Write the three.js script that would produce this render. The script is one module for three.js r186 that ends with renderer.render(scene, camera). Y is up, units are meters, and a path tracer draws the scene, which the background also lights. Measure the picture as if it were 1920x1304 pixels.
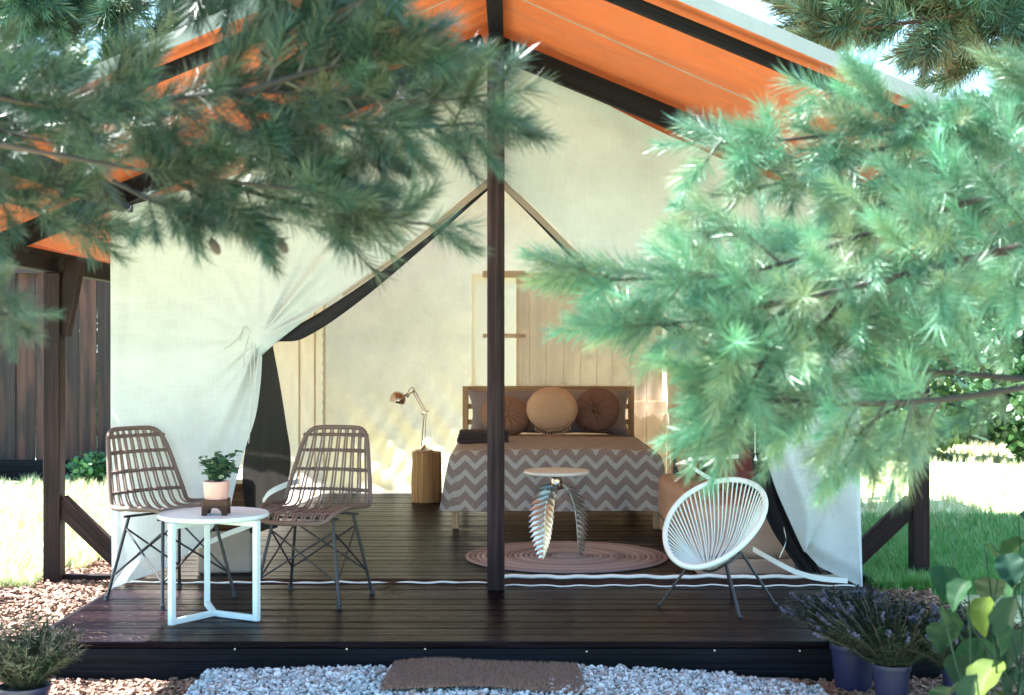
import * as THREE from 'three';
import { RoundedBoxGeometry } from 'three/addons/geometries/RoundedBoxGeometry.js';
import { mergeGeometries } from 'three/addons/utils/BufferGeometryUtils.js';

// ---------------------------------------------------------------- camera, sky, sun, exposure
const F = 2580, H = 1.25;                                   // focal length in photo pixels, eye height above the deck
const scene = new THREE.Scene();
const camera = new THREE.PerspectiveCamera(2 * Math.atan(652 / F) * 180 / Math.PI, 1920 / 1304, 0.1, 400);
camera.position.set(0, H, 0); camera.lookAt(0, H, -10);
camera.focus = 8.6; camera.userData.fStop = 4.4;
const renderer = new THREE.WebGLRenderer({ antialias: true });
renderer.toneMapping = THREE.LinearToneMapping; renderer.toneMappingExposure = 8.8;
renderer.shadowMap.enabled = true;
{
  const w = 128, h = 64, a = new Float32Array(w * h * 4);
  for (let j = 0; j < h; j++) for (let i = 0; i < w; i++) {
    const e = Math.max(0, Math.sin(((j + .5) / h - .5) * Math.PI)), k = Math.pow(e, .55);
    const c = [.66 - .33 * k, 1.0 - .28 * k, 1.22 - .02 * k], o = (j * w + i) * 4;
    for (let q = 0; q < 3; q++) a[o + q] = c[q] * .32;
    a[o + 3] = 1;
  }
  const t = new THREE.DataTexture(a, w, h, THREE.RGBAFormat, THREE.FloatType);
  t.mapping = THREE.EquirectangularReflectionMapping; t.magFilter = THREE.LinearFilter; t.needsUpdate = true;
  scene.background = t; scene.environment = t;
}
const SUN = new THREE.Vector3(-.54, .80, -.17).normalize();
const sun = new THREE.DirectionalLight(new THREE.Color(1, 1, .99), 5);
sun.position.copy(SUN).multiplyScalar(40).add(new THREE.Vector3(0, 0, -8)); sun.target.position.set(0, 0, -8);
sun.castShadow = true; sun.shadow.radius = 1.2;
Object.assign(sun.shadow.camera, { left: -16, right: 16, top: 16, bottom: -16, near: 1, far: 90 });
scene.add(sun, sun.target);

// ---------------------------------------------------------------- helpers
const V = (x, y, z) => new THREE.Vector3(x, y, z);
const P = (x, y, d) => V((x - 960) / F * d, H - (y - 652) / F * d, -d);      // where the pixel's ray is d metres away
const G = (x, y, h = 0) => { const d = (H - h) * F / (y - 652); return V((x - 960) / F * d, h, -d); };
function RNG(s) { return () => { s = (s + 0x6d2b79f5) | 0; let t = Math.imul(s ^ (s >>> 15), 1 | s); t = (t + Math.imul(t ^ (t >>> 7), 61 | t)) ^ t; return ((t ^ (t >>> 14)) >>> 0) / 4294967296; }; }
const clamp = (x, a = 0, b = 1) => Math.min(b, Math.max(a, x)), lerp = (a, b, t) => a + (b - a) * t, sst = (a, b, x) => { x = clamp((x - a) / (b - a)); return x * x * (3 - 2 * x); };
const used = {};
const numbered = (n) => { const k = used[n] = (used[n] ?? -1) + 1; return k ? n + '_' + String(k).padStart(3, '0') : n; };
function shade(o) { o.castShadow = o.receiveShadow = true; return o; }
function thing(name, label, category, pos = [0, 0, 0], turn = 0, group) {
  const o = new THREE.Group(); o.name = numbered(name); o.position.set(...pos); o.rotation.y = turn;
  o.userData = { label, category }; if (group) o.userData.group = group; scene.add(o); return o;
}
function part(name, geo, mat, parent, label) { const m = shade(new THREE.Mesh(geo, mat)); m.name = name; if (label) m.userData.label = label; parent.add(m); return m; }
function solo(name, geo, mat, label, category, kind) {
  const m = shade(new THREE.Mesh(geo, mat)); m.name = numbered(name); m.userData = { label, category }; if (kind) m.userData.kind = kind; scene.add(m); return m;
}
function copies(name, geo, mat, mats, cols, parent) {
  const m = shade(new THREE.InstancedMesh(geo, mat, mats.length)); m.name = name;
  mats.forEach((x, i) => { m.setMatrixAt(i, x); if (cols) m.setColorAt(i, cols[i]); });
  m.userData.kind = 'stuff'; (parent ?? scene).add(m); return m;
}
const clean = (g) => { const q = g.index ? g.toNonIndexed() : g; for (const k of Object.keys(q.attributes)) if (!['position', 'normal', 'uv'].includes(k)) q.deleteAttribute(k); if (!q.attributes.uv) q.setAttribute('uv', new THREE.BufferAttribute(new Float32Array(q.attributes.position.count * 2), 2)); return q; };
const merge = (l) => mergeGeometries(l.map(clean));
// uv in metres from the position: u along the grain axis
function woodUV(g, axis = 0, off = [0, 0]) {
  const p = g.attributes.position, n = g.attributes.normal, uv = new Float32Array(p.count * 2), o = [0, 1, 2].filter((k) => k !== axis);
  for (let i = 0; i < p.count; i++) {
    const c = [p.getX(i), p.getY(i), p.getZ(i)], m = [n.getX(i), n.getY(i), n.getZ(i)].map(Math.abs);
    const v = m[o[0]] > m[o[1]] ? c[o[1]] + .37 : c[o[0]];
    uv[i * 2] = c[axis] + off[0]; uv[i * 2 + 1] = v + off[1];
  }
  g.setAttribute('uv', new THREE.BufferAttribute(uv, 2)); return g;
}
const R0 = RNG(7);
function box(w, h, d, r = .006, axis) {
  const g = new RoundedBoxGeometry(w, h, d, 1, Math.min(r, w * .45, h * .45, d * .45));
  return woodUV(g, axis ?? [w, h, d].indexOf(Math.max(w, h, d)), [R0() * 3, R0() * 3]);
}
function beam(a, b, w, h, r = .006, up = V(0, 1, 0)) {      // a squared timber from a to b, w across and h deep
  const x = b.clone().sub(a), L = x.length(); x.normalize();
  const z = x.clone().cross(up).normalize(), y = z.clone().cross(x), g = box(L, h, w, r, 0);
  g.applyMatrix4(new THREE.Matrix4().makeBasis(x, y, z).setPosition(a.clone().add(b).multiplyScalar(.5))); return g;
}
function tube(pts, r, rad = 6, n, closed = false) {           // r is a number or a function of 0..1
  const c = new THREE.CatmullRomCurve3(pts, closed, 'centripetal'); n ??= Math.max(2, pts.length * 3);
  const f = c.computeFrenetFrames(n, closed), pos = [], nor = [], uv = [], idx = [], L = c.getLength();
  for (let i = 0; i <= n; i++) {
    const t = i / n, p = c.getPointAt(t), R = typeof r === 'function' ? r(t) : r;
    for (let j = 0; j <= rad; j++) {
      const a = j / rad * Math.PI * 2, d = f.normals[i].clone().multiplyScalar(Math.cos(a)).addScaledVector(f.binormals[i], Math.sin(a));
      pos.push(p.x + d.x * R, p.y + d.y * R, p.z + d.z * R); nor.push(d.x, d.y, d.z); uv.push(t * L, j / rad * R * 6.28);
    }
  }
  const w = rad + 1;
  for (let i = 0; i < n; i++) for (let j = 0; j < rad; j++) { const a = i * w + j; idx.push(a, a + 1, a + w, a + 1, a + w + 1, a + w); }
  if (!closed) for (const e of [0, n]) { const k = pos.length / 3, p = c.getPointAt(e / n), d = f.tangents[e].clone().multiplyScalar(e ? 1 : -1); pos.push(p.x, p.y, p.z); nor.push(d.x, d.y, d.z); uv.push(0, 0); for (let j = 0; j < rad; j++) e ? idx.push(e * w + j, e * w + j + 1, k) : idx.push(j + 1, j, k); }
  const g = new THREE.BufferGeometry();
  g.setAttribute('position', new THREE.Float32BufferAttribute(pos, 3)); g.setAttribute('normal', new THREE.Float32BufferAttribute(nor, 3)); g.setAttribute('uv', new THREE.Float32BufferAttribute(uv, 2)); g.setIndex(idx); return g;
}
const rod = (a, b, r, rad = 8) => tube([a, b], r, rad, 1);
function sheet(nu, nv, fn, su = 1, sv = 1, keep) {            // fn(u, v) -> Vector3, u and v 0..1
  const pos = [], uv = [], idx = [];
  for (let j = 0; j <= nv; j++) for (let i = 0; i <= nu; i++) { const p = fn(i / nu, j / nv); pos.push(p.x, p.y, p.z); p.uv ? uv.push(...p.uv) : uv.push(i / nu * su, j / nv * sv); }
  for (let j = 0; j < nv; j++) for (let i = 0; i < nu; i++) { if (keep && !keep((i + .5) / nu, (j + .5) / nv)) continue; const a = j * (nu + 1) + i, b = a + nu + 1; idx.push(a, a + 1, b, b, a + 1, b + 1); }
  const g = new THREE.BufferGeometry();
  g.setAttribute('position', new THREE.Float32BufferAttribute(pos, 3)); g.setAttribute('uv', new THREE.Float32BufferAttribute(uv, 2)); g.setIndex(idx); g.computeVertexNormals(); return g;
}
const lathe = (pts, n = 40) => new THREE.LatheGeometry(pts.map((p) => new THREE.Vector2(...p)), n);
const curve = (pts) => new THREE.CatmullRomCurve3(pts, false, 'centripetal');
// smooth periodic value noise
const HASH = (() => { const r = RNG(99), a = new Float32Array(65536); for (let i = 0; i < 65536; i++) a[i] = r(); return a; })();
function vn(x, y, px, py) {
  const m = (a, b) => ((a % b) + b) % b, x0 = Math.floor(x), y0 = Math.floor(y), fx = x - x0, fy = y - y0, u = fx * fx * (3 - 2 * fx), v = fy * fy * (3 - 2 * fy);
  const h = (i, j) => HASH[(m(i, px) * 157 + m(j, py) * 4099 + px * 31) & 65535];
  return lerp(lerp(h(x0, y0), h(x0 + 1, y0), u), lerp(h(x0, y0 + 1), h(x0 + 1, y0 + 1), u), v);
}
const fb = (u, v, px, py, o = 4) => { let s = 0, a = .5, t = 0; for (let k = 0; k < o; k++) { s += a * vn(u * px, v * py, px, py); t += a; a *= .5; px *= 2; py *= 2; } return s / t; };
function tex(w, h, fn, srgb = true, rx = 1, ry = 1) {
  const a = new Uint8Array(w * h * 4);
  for (let j = 0; j < h; j++) for (let i = 0; i < w; i++) { const c = fn(i / w, j / h), o = (j * w + i) * 4; for (let q = 0; q < 3; q++) a[o + q] = 255 * clamp(typeof c === 'number' ? c : c[q]); a[o + 3] = 255; }
  const t = new THREE.DataTexture(a, w, h); t.wrapS = t.wrapT = THREE.RepeatWrapping; t.magFilter = THREE.LinearFilter; t.minFilter = THREE.LinearMipmapLinearFilter; t.generateMipmaps = true;
  if (srgb) t.colorSpace = THREE.SRGBColorSpace; t.repeat.set(rx, ry); t.needsUpdate = true; return t;
}
const rgb = (r, g, b) => new THREE.Color().setRGB(r, g, b);
const std = (c, rough, o = {}) => new THREE.MeshStandardMaterial({ color: rgb(...c), roughness: rough, side: THREE.DoubleSide, ...o });
const phy = (c, rough, o = {}) => new THREE.MeshPhysicalMaterial({ color: rgb(...c), roughness: rough, side: THREE.DoubleSide, ...o });

// ---------------------------------------------------------------- textures and materials
const grainT = tex(1024, 256, (u, v) => { const w = v + .02 * fb(u, v, 3, 4, 2); const g = fb(u, w, 3, 40, 3) * .6 + fb(u, w, 8, 110, 2) * .4, s = fb(u + .3, v, 5, 6, 3); return clamp(.30 + .75 * g + .42 * (s - .5)); }, true, .7, 2.2);
const grainL = tex(512, 256, (u, v) => .78 + .34 * (fb(u, v + .02 * fb(u, v, 3, 4, 2), 3, 44, 4) - .45), true, .7, 2.2);
const grainB = tex(512, 256, (u, v) => fb(u, v, 4, 60, 3), false, .7, 2.2);
const weatherT = tex(1024, 256, (u, v) => { const g = fb(u, v, 2, 48, 3), s = fb(u + .2, v + .4, 3, 10, 4), k = sst(.45, .7, s); return [.42 + .5 * g + .40 * k, .40 + .5 * g + .25 * k, .43 + .48 * g + .15 * k].map((x) => x * .92); }, true, .55, 1.1);
const weaveB = tex(512, 512, (u, v) => .5 + .22 * Math.sin(u * 128 * 6.283) * Math.sin(v * 128 * 6.283) + .5 * (fb(u, v, 90, 8, 2) - .5) + .5 * (fb(u, v, 8, 90, 2) - .5), false, 3, 3);
const clothT = tex(512, 512, (u, v) => .94 + .09 * (fb(u, v, 5, 5, 4) - .5) + .035 * (fb(u, v, 128, 20, 2) - .5) + .035 * (fb(u, v, 20, 128, 2) - .5), true, 1.2, 1.2);
const wrinkB = tex(512, 512, (u, v) => { const a = u + .15 * fb(u, v, 3, 3, 3); return fb(a, v + .1 * fb(u, v, 4, 4, 2), 5, 5, 5); }, false, 1, 1);
const canvasB = tex(1024, 1024, (u, v) => { const a = u + .25 * fb(u, v, 3, 3, 3), b = v + .2 * fb(u, v, 2, 2, 2), w = 1 - Math.abs(fb(a, b, 4, 7, 3) * 2 - 1); return .3 + .55 * w * w + .04 * Math.sin(u * 300 * 6.283) * Math.sin(v * 300 * 6.283) + .10 * fb(u, v, 20, 20, 3); }, false, .55, .55);
const roughT = tex(512, 256, (u, v) => .55 + .5 * (fb(u, v, 5, 24, 4) - .3), false, .6, 1.6);
const wood = (c, rough, o = {}) => phy(c, rough, { map: grainT, bumpMap: grainB, bumpScale: .0015, specularIntensity: .3, ...o });
const M = {
  frame: wood([.036, .018, .020], .62), frameD: wood([.008, .007, .012], .6), post: wood([.062, .036, .042], .7),
  deck: [0, 1, 2, 3].map((k) => phy([[.0105, .006, .0105], [.0165, .0085, .012], [.0075, .0055, .009], [.014, .0085, .0145]][k], .5, { map: grainT, bumpMap: grainB, roughnessMap: roughT, bumpScale: .0025, specularIntensity: .1 })),
  fascia: phy([.009, .010, .016], .6, { map: grainT, bumpMap: grainB, bumpScale: .002, specularIntensity: .2 }),
  fence: [0, 1, 2, 3].map((k) => std([[.062, .036, .038], [.053, .032, .037], [.07, .04, .04], [.047, .03, .035]][k], .85, { map: weatherT, bumpMap: grainB, bumpScale: .003 })),
  fenceRail: std([.08, .055, .07], .85, { map: weatherT, bumpMap: grainB, bumpScale: .003 }),
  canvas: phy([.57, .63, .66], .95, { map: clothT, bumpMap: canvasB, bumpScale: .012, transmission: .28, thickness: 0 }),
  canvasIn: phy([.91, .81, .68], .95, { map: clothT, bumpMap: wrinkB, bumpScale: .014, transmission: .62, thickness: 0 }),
  curtain: phy([.66, .51, .39], .95, { map: clothT, bumpMap: weaveB, bumpScale: .0012, transmission: .34, thickness: 0 }),
  facing: std([.30, .23, .19], .9, { map: clothT }),
  pane: phy([.86, .78, .67], .9, { transmission: .58, thickness: 0 }),
  fly: phy([.54, .108, .020], .8, { map: clothT, bumpMap: canvasB, bumpScale: .02, transmission: .09, thickness: 0 }),
  hem: std([.30, .31, .31], .8, { map: clothT }),
  net: std([.004, .004, .006], .95, { transparent: true, opacity: .972 }),
  netRoll: std([.009, .008, .013], .95, { map: clothT, bumpMap: wrinkB, bumpScale: .02 }),
  webbing: std([.75, .76, .74], .8), rope: std([.42, .43, .42], .9),
  rattan: std([.20, .135, .11], .6, { map: clothT }), rattanD: std([.145, .095, .08], .65, { map: clothT }),
  black: std([.018, .020, .026], .42), white: std([.62, .72, .74], .45), whiteCord: std([.62, .69, .67], .45),
  pine: wood([.80, .57, .35], .5, { map: grainL }), log: wood([.56, .36, .19], .8, { map: grainL, bumpScale: .003 }),
  chrome: std([.50, .40, .35], .2, { metalness: 1 }), silver: std([.66, .74, .78], .3, { metalness: 1 }),
  marble: std([.78, .73, .70], .25, { map: clothT }),
  sofa: std([.52, .34, .26], .9, { map: clothT, bumpMap: weaveB, bumpScale: .0012 }),
  darkCloth: std([.035, .028, .04], .9, { map: clothT }),
  pillow: phy([.30, .27, .295], .9, { map: clothT, bumpMap: wrinkB, bumpScale: .02, sheen: .3 }),
  velvetA: phy([.32, .19, .135], .75, { sheen: .6, sheenColor: rgb(.8, .55, .4), sheenRoughness: .4, map: clothT }),
  velvetB: phy([.20, .105, .085], .75, { sheen: .6, sheenColor: rgb(.7, .45, .38), sheenRoughness: .4, map: clothT }),
  peach: std([.66, .46, .33], .9, { map: clothT, bumpMap: weaveB, bumpScale: .002 }),
  red: phy([.22, .06, .055], .8, { sheen: .5, map: clothT }), ochre: std([.42, .20, .09], .85, { map: clothT }),
  sheetCloth: std([.24, .20, .20], .9, { map: clothT, bumpMap: wrinkB, bumpScale: .015 }),
  plum: std([.055, .045, .055], .9, { map: clothT, bumpMap: weaveB, bumpScale: .002 }),
  pink: std([.62, .34, .29], .35), brownWood: wood([.15, .075, .05], .5), lacquer: wood([.16, .08, .05], .25),
  blue: std([.013, .016, .055], .45), mat: std([.20, .12, .09], .95, { map: clothT }),
  bark: std([.055, .042, .036], .9, { map: weatherT, bumpMap: wrinkB, bumpScale: .01 }), twig: std([.07, .06, .045], .85), dryTwig: std([.09, .06, .05], .9),
  needle: phy([1, 1, 1], .38, { ior: 1.5, transmission: .32, thickness: 0 }),
  leaf: phy([1, 1, 1], .45, { transmission: .35, thickness: 0 }),
  chip: std([1, 1, 1], .85), stone: std([1, 1, 1], .8), blade: phy([1, 1, 1], .6, { transmission: .4, thickness: 0 }),
};
const chevT = (() => {                                      // chevron print, one tile 0.21 x 0.13 m
  return tex(256, 256, (u, v) => { const tri = Math.abs((u % 1) * 2 - 1), y = ((v + .66 * tri) % 1 + 1) % 1, e = sst(.54, .58, y) * (1 - sst(.96, 1, y)), f = .9 + .2 * (fb(u, v, 40, 40, 2) - .5), z = vn(u * 90, v * 60, 90, 60) > .62 ? .05 : 0; return [lerp(.60, .76, e) * f + z, lerp(.54, .755, e) * f + z, lerp(.535, .765, e) * f + z]; }, true, 1 / .138, 1 / .104);
})();
M.chevron = std([.95, .95, .95], .92, { map: chevT, bumpMap: weaveB, bumpScale: .002 });

// ---------------------------------------------------------------- ground
const groundY = (x, z) => { const d = -z; return lerp(-.18, -.06, sst(5.7, 7.2, d)) + .012 * Math.sin(x * 2.1 + d) * Math.sin(d * 1.7); };
{
  const soilT = tex(1024, 1024, (u, v) => { const a = fb(u, v, 6, 6, 5), b = fb(u, v, 90, 90, 3), k = sst(.35, .65, a * .6 + b * .4); return [lerp(.62, .86, k), lerp(.63, .85, k), lerp(.48, .70, k)]; }, true, .35, .35);
  const g = sheet(160, 160, (u, v) => { const q = (t) => Math.sign(t - .5) * Math.pow(Math.abs(t - .5) * 2, 2.4), x = q(u) * 150, z = -8 + q(v) * 150, p = V(x, groundY(x, z), z); p.uv = [x, z]; return p; });
  solo('ground', g, std([.78, .80, .72], .95, { map: soilT, bumpMap: wrinkB, bumpScale: .02 }), 'pale sunlit dry lawn around the tent deck', 'lawn', 'structure');
}
function tuft(rng, n, len, w) {                             // a few bent grass blades
  const pos = [];
  for (let k = 0; k < n; k++) { const a = rng() * 6.28, r = rng() * .03, x = Math.cos(rng() * 6.28) * r, z = Math.sin(rng() * 6.28) * r, l = len * (.5 + rng() * .6), b = l * (.2 + rng() * .6), cx = Math.cos(a), cz = Math.sin(a); pos.push(x - cz * w, 0, z + cx * w, x + cz * w, 0, z - cx * w, x + cx * b * .4 - cz * w * .7, l * .6, z + cz * b * .4 + cx * w * .7, x + cz * w, 0, z - cx * w, x + cx * b * .4 + cz * w * .5, l * .6, z + cz * b * .4 - cx * w * .5, x + cx * b * .4 - cz * w * .7, l * .6, z + cz * b * .4 + cx * w * .7, x + cx * b * .4 - cz * w * .7, l * .6, z + cz * b * .4 + cx * w * .7, x + cx * b * .4 + cz * w * .5, l * .6, z + cz * b * .4 - cx * w * .5, x + cx * b, l, z + cz * b); }
  const g = new THREE.BufferGeometry(); g.setAttribute('position', new THREE.Float32BufferAttribute(pos, 3)); g.computeVertexNormals(); return g;
}
const mat4 = (p, s, ry = 0, rx = 0, rz = 0) => new THREE.Matrix4().compose(p, new THREE.Quaternion().setFromEuler(new THREE.Euler(rx, ry, rz)), typeof s === 'number' ? V(s, s, s) : s);
{
  const r = RNG(11), mats = [], cols = [];
  const field = (n, x0, x1, d0, d1, dry, ok = () => true) => { for (let i = 0; i < n; i++) { const d = d0 + (d1 - d0) * Math.pow(r(), 1.5), x = lerp(x0, x1, r()); if (!ok(x, d)) continue; mats.push(mat4(V(x, groundY(x, -d), -d), .7 + r() * .9, r() * 6.28)); const k = dry(x, d) + (r() - .5) * .5; cols.push(rgb(lerp(.10, .60, k), lerp(.34, .60, k), lerp(.055, .36, k))); } };  // dry stands for sunlight: paler tufts in sun, greener ones in shadow
  field(9000, -6.5, -2.1, 8.0, 13.2, (x, d) => .85, (x, d) => x < -2.5 || d > 8.3);
  field(3500, -4.5, -2.6, 7.4, 8.4, () => .8);
  field(17000, 1.95, 4.6, 7.3, 10.2, (x, d) => .12 + .6 * sst(2.6 + (d - 7) * .3, 3.6 + (d - 7) * .3, x));  // green band holds the fly shadow in the blade colours
  field(9000, 2.0, 9.5, 9.5, 22, () => .95);
  const g = copies('grass', tuft(RNG(5), 14, .075, .0022), M.blade, mats, cols); g.userData = { kind: 'stuff', label: 'thin lawn grass growing left and right of the tent', category: 'grass' };
}
{                                                           // bark mulch
  const r = RNG(21), mats = [], cols = [], geo = new THREE.BoxGeometry(1, .16, .42);
  const pp = geo.attributes.position; for (let i = 0; i < pp.count; i++) { pp.setX(i, pp.getX(i) * (.8 + .4 * r())); pp.setZ(i, pp.getZ(i) * (.6 + .5 * r())); }
  const put = (n, x0, x1, d0, d1, ok = () => true) => { for (let i = 0; i < n; i++) { const x = lerp(x0, x1, r()), d = lerp(d0, d1, r()); if (!ok(x, d)) continue; mats.push(mat4(V(x, groundY(x, -d) + .004 + r() * .022, -d), .018 + r() * .035, r() * 6.28, (r() - .5) * .9, (r() - .5) * .9)); const k = r(), b = .5 + r() * .7; cols.push(rgb(lerp(.15, .34, k) * b, lerp(.08, .20, k) * b, lerp(.06, .13, k) * b)); } };
  put(9000, -3.0, -2.09, 5.0, 7.75, (x, d) => x > -2.62 - .3 * Math.sin(d * 2)); put(2200, -2.62, -2.0, 7.6, 8.7, (x, d) => x + .3 * (d - 8) > -2.7);
  put(4500, -2.4, -1.2, 4.9, 5.84); put(4000, .9, 2.5, 4.9, 5.84); put(6000, 1.93, 2.9, 5.2, 8.2, (x, d) => x < 2.45 + .25 * Math.sin(d * 2.4));
  const m = copies('bark_mulch', geo, M.chip, mats, cols); m.userData = { kind: 'stuff', label: 'brown bark chips around the edge of the deck', category: 'mulch' };
}
const moundY = (x, d) => -.18 + .075 * sst(4.6, 5.5, d) * (1 - .45 * sst(.35, 1.15, x)) * (1 - .15 * sst(-.6, -1.3, x));
{                                                           // white gravel
  const pathT = tex(256, 256, (u, v) => .5 + .3 * fb(u, v, 30, 30, 3), true, 4, 4);
  const pg = sheet(40, 24, (u, v) => { const x = lerp(-1.31, 1.30, u), d = lerp(3.6, 5.835, v), e = Math.min(1, Math.min(u, 1 - u) * 20); const p = V(x, lerp(-.2, moundY(x, d) - .012, e), -d); p.uv = [x, d]; return p; });
  solo('gravel_path', pg, std([.5, .5, .52], .9, { map: pathT }), 'pale gravel bed in front of the deck step', 'path', 'structure');
  const r = RNG(31), mats = [], cols = [], geo = new THREE.IcosahedronGeometry(1, 1), pp = geo.attributes.position;
  for (let i = 0; i < pp.count; i++) { const v = V(pp.getX(i), pp.getY(i), pp.getZ(i)), k = .82 + .36 * vn(v.x * 3 + 9, v.y * 3 + v.z * 2 + 9, 50, 50); pp.setXYZ(i, v.x * k, v.y * k * .7, v.z * k); } geo.computeVertexNormals();
  for (let i = 0; i < 17000; i++) { const x = lerp(-1.29, 1.26, r()), d = lerp(5.0, 5.835, r()); if (x > .9 && d > 5.83 - (x - .9) * .55) continue; mats.push(mat4(V(x, moundY(x, d) - .008 + r() * .014, -d), .0045 + r() * r() * r() * .014, r() * 6.28, r() * 6.28, r() * 6.28)); const k = .22 + r() * .4, w = r() < .16; cols.push(w ? rgb(k * .6, k * .48, k * .45) : rgb(k * .93, k, k * 1.06)); }
  const m = copies('gravel', geo, M.stone, mats, cols); m.userData = { kind: 'stuff', label: 'small white gravel stones in front of the deck', category: 'gravel' };
}

// ---------------------------------------------------------------- deck
const DX0 = -2.06, DX1 = 1.86, CX = -.12;
{
  const deck = thing('deck', 'dark stained timber deck with horizontal boards under the tent', 'deck');
  const n = 43, w = .1405, r = RNG(41), variants = [0, 1, 2, 3].map(() => box(DX1 - DX0, .028, w - .007, .004, 0));
  for (let i = 0; i < n; i++) { const m = part('board', variants[i % 4], M.deck[Math.floor(r() * 4)], deck); m.position.set((DX0 + DX1) / 2 + (r() - .5) * .01, -.014 - r() * .0025, -(5.85 + (i + .5) * w)); m.rotation.x = (r() - .5) * .012; }
  const f = part('front_board', box(DX1 - DX0 + .02, .15, .03, .005, 0), M.fascia, deck); f.position.set((DX0 + DX1) / 2, -.107, -5.868);
  for (const x of [DX0 - .012, DX1 + .012]) { const s = part('side_board', box(.024, .13, 6.04, .005, 2), M.frameD, deck); s.position.set(x, -.068, -8.9); }
  for (const px of [440, 650, 797, 1100, 1340, 1500]) { const c = new THREE.CylinderGeometry(.0038, .0038, .004, 8); c.rotateX(Math.PI / 2); c.translate((px - 960) / F * 5.85, -.045 + (px % 7) * .002, -5.851); part('screw', c, M.silver, deck); }
}

{
  const r = RNG(45), mats = [], cols = [], g = new THREE.BoxGeometry(.0010, .0008, .045);
  for (let i = 0; i < 800; i++) { const x = lerp(DX0 + .03, DX1 - .03, r()), d = 5.87 + Math.pow(r(), 1.6) * 1.3; mats.push(mat4(V(x, .001, -d), .6 + r() * .6, r() * 6.28, (r() - .5) * .04)); const b = .5 + r(); cols.push(rgb(.09 * b, .055 * b, .033 * b)); }
  const m = copies('fallen_needles', g, M.chip, mats, cols); m.userData = { kind: 'stuff', label: 'dry brown pine needles fallen on the deck front', category: 'needles' };
}

// ---------------------------------------------------------------- timber frame and orange fly
const flyY = (x) => 2.945 - .425 * Math.abs(x - CX);
{
  const s = thing('timber_frame', 'dark brown timber frame of posts and rafters around the canvas tent', 'frame');
  const rafterY = (x) => 2.835 - .412 * Math.abs(x - CX), PX = -.083;
  const post = box(.089, 2.848, .089, .006, 1); post.translate(PX, 1.424, -7.1);
  part('centre_post', post, M.post, s);
  for (const [d, m, dp, up] of [[5.43, M.frameD, .05, .017], [7.13, M.frameD, .112, -.008], [9.4, M.frameD, .11, -.008], [11.95, M.frameD, .11, -.008]])
    for (const k of [-1, 1]) part('rafter', beam(V(CX + k * .02, rafterY(CX) - .008 + up, -d), V(CX + k * 2.55, rafterY(CX + 2.55) + up, -d), .045, dp, .004), m, s);
  part('ridge_beam', beam(V(PX, 2.885, -5.3), V(PX, 2.885, -12.15),   .075, .07), M.frameD, s);
  for (const x of [-2.02, 1.78]) part('purlin', beam(V(x, flyY(x) - .125, -5.35), V(x, flyY(x) - .125, -12.15), .07, .11), M.frameD, s);
  for (const [x, m] of [[-2.52, M.frame], [2.24, M.frame]]) {
    const k = x < 0 ? 1 : -1, oy = rafterY(x) - .13;
    part('eave_beam', beam(V(x, oy, -5.4), V(x, oy, -12.15), .07, .11), M.frameD, s);
    for (const d of [7.57, 12.2]) {
      const p = box(.092, oy + .16 - .055, .10, .006, 1); p.translate(x, (oy - .055 - .16) / 2, -d); part('side_post', p, m, s);
      part('head_brace', beam(V(x + k * .04, oy - .40, -d), V(x + k * .12, oy + .02, -d), .05, .10), m, s);
      part('head_brace', beam(V(x, oy - .42, -d - .03), V(x, oy - .06, -d - .36), .05, .10), m, s);
      if (d < 8) {
        part('foot_brace', beam(V(x + k * .03, .40, -d), V(x + k * .47, -.02, -d), .06, .105), m, s);
        part('foot_rail', beam(V(x + k * .03, -.03, -d - .03), V(x + k * .47, -.03, -d - .03), .06, .055), m, s);
      }
    }
  }
  const fly = thing('fly_sheet', 'orange canvas fly sheet stretched over the rafters above the tent', 'canopy');
  for (const k of [-1, 1]) {
    const g = sheet(60, 80, (u, v) => { const x = CX + k * 2.6 * u, d = lerp(5.28, 12.17, v); const sag = .022 * Math.sin(u * Math.PI) * Math.abs(Math.sin((d - 5.43) / 1.7 * Math.PI)); const p = V(x, flyY(x) - sag - .012 * Math.sin(u * 9 + d * 2) * u, -d); p.uv = [x, d]; return p; });
    part('slope', g, M.fly, fly);
    for (const d of [6.28, 8.3, 10.5]) part('seam_cord', tube([0, .25, .5, .75, 1].map((u) => V(CX + k * 2.58 * u, flyY(CX + 2.58 * u) - .03 - .022 * Math.sin(u * 3.14), -d)), .003, 5, 12), M.hem, fly);
    part('edge_hem', sheet(40, 3, (u, v) => { const x = CX + k * 2.6 * u; return V(x, flyY(x) + .014 - .062 * v, -5.262 + .006 * v); }, 2.7, .06), M.hem, fly);
    const x = CX + k * 2.605, val = sheet(160, 4, (u, v) => { const d = lerp(5.3, 12.17, u); return V(x + k * .01 * Math.sin(d * 7) * v, flyY(x) + .005 - (.10 + .025 * Math.abs(Math.sin(d * 2.2))) * v, -d); }, 7, .1);
    part('valance', val, M.fly, fly);
  }
}

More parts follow.
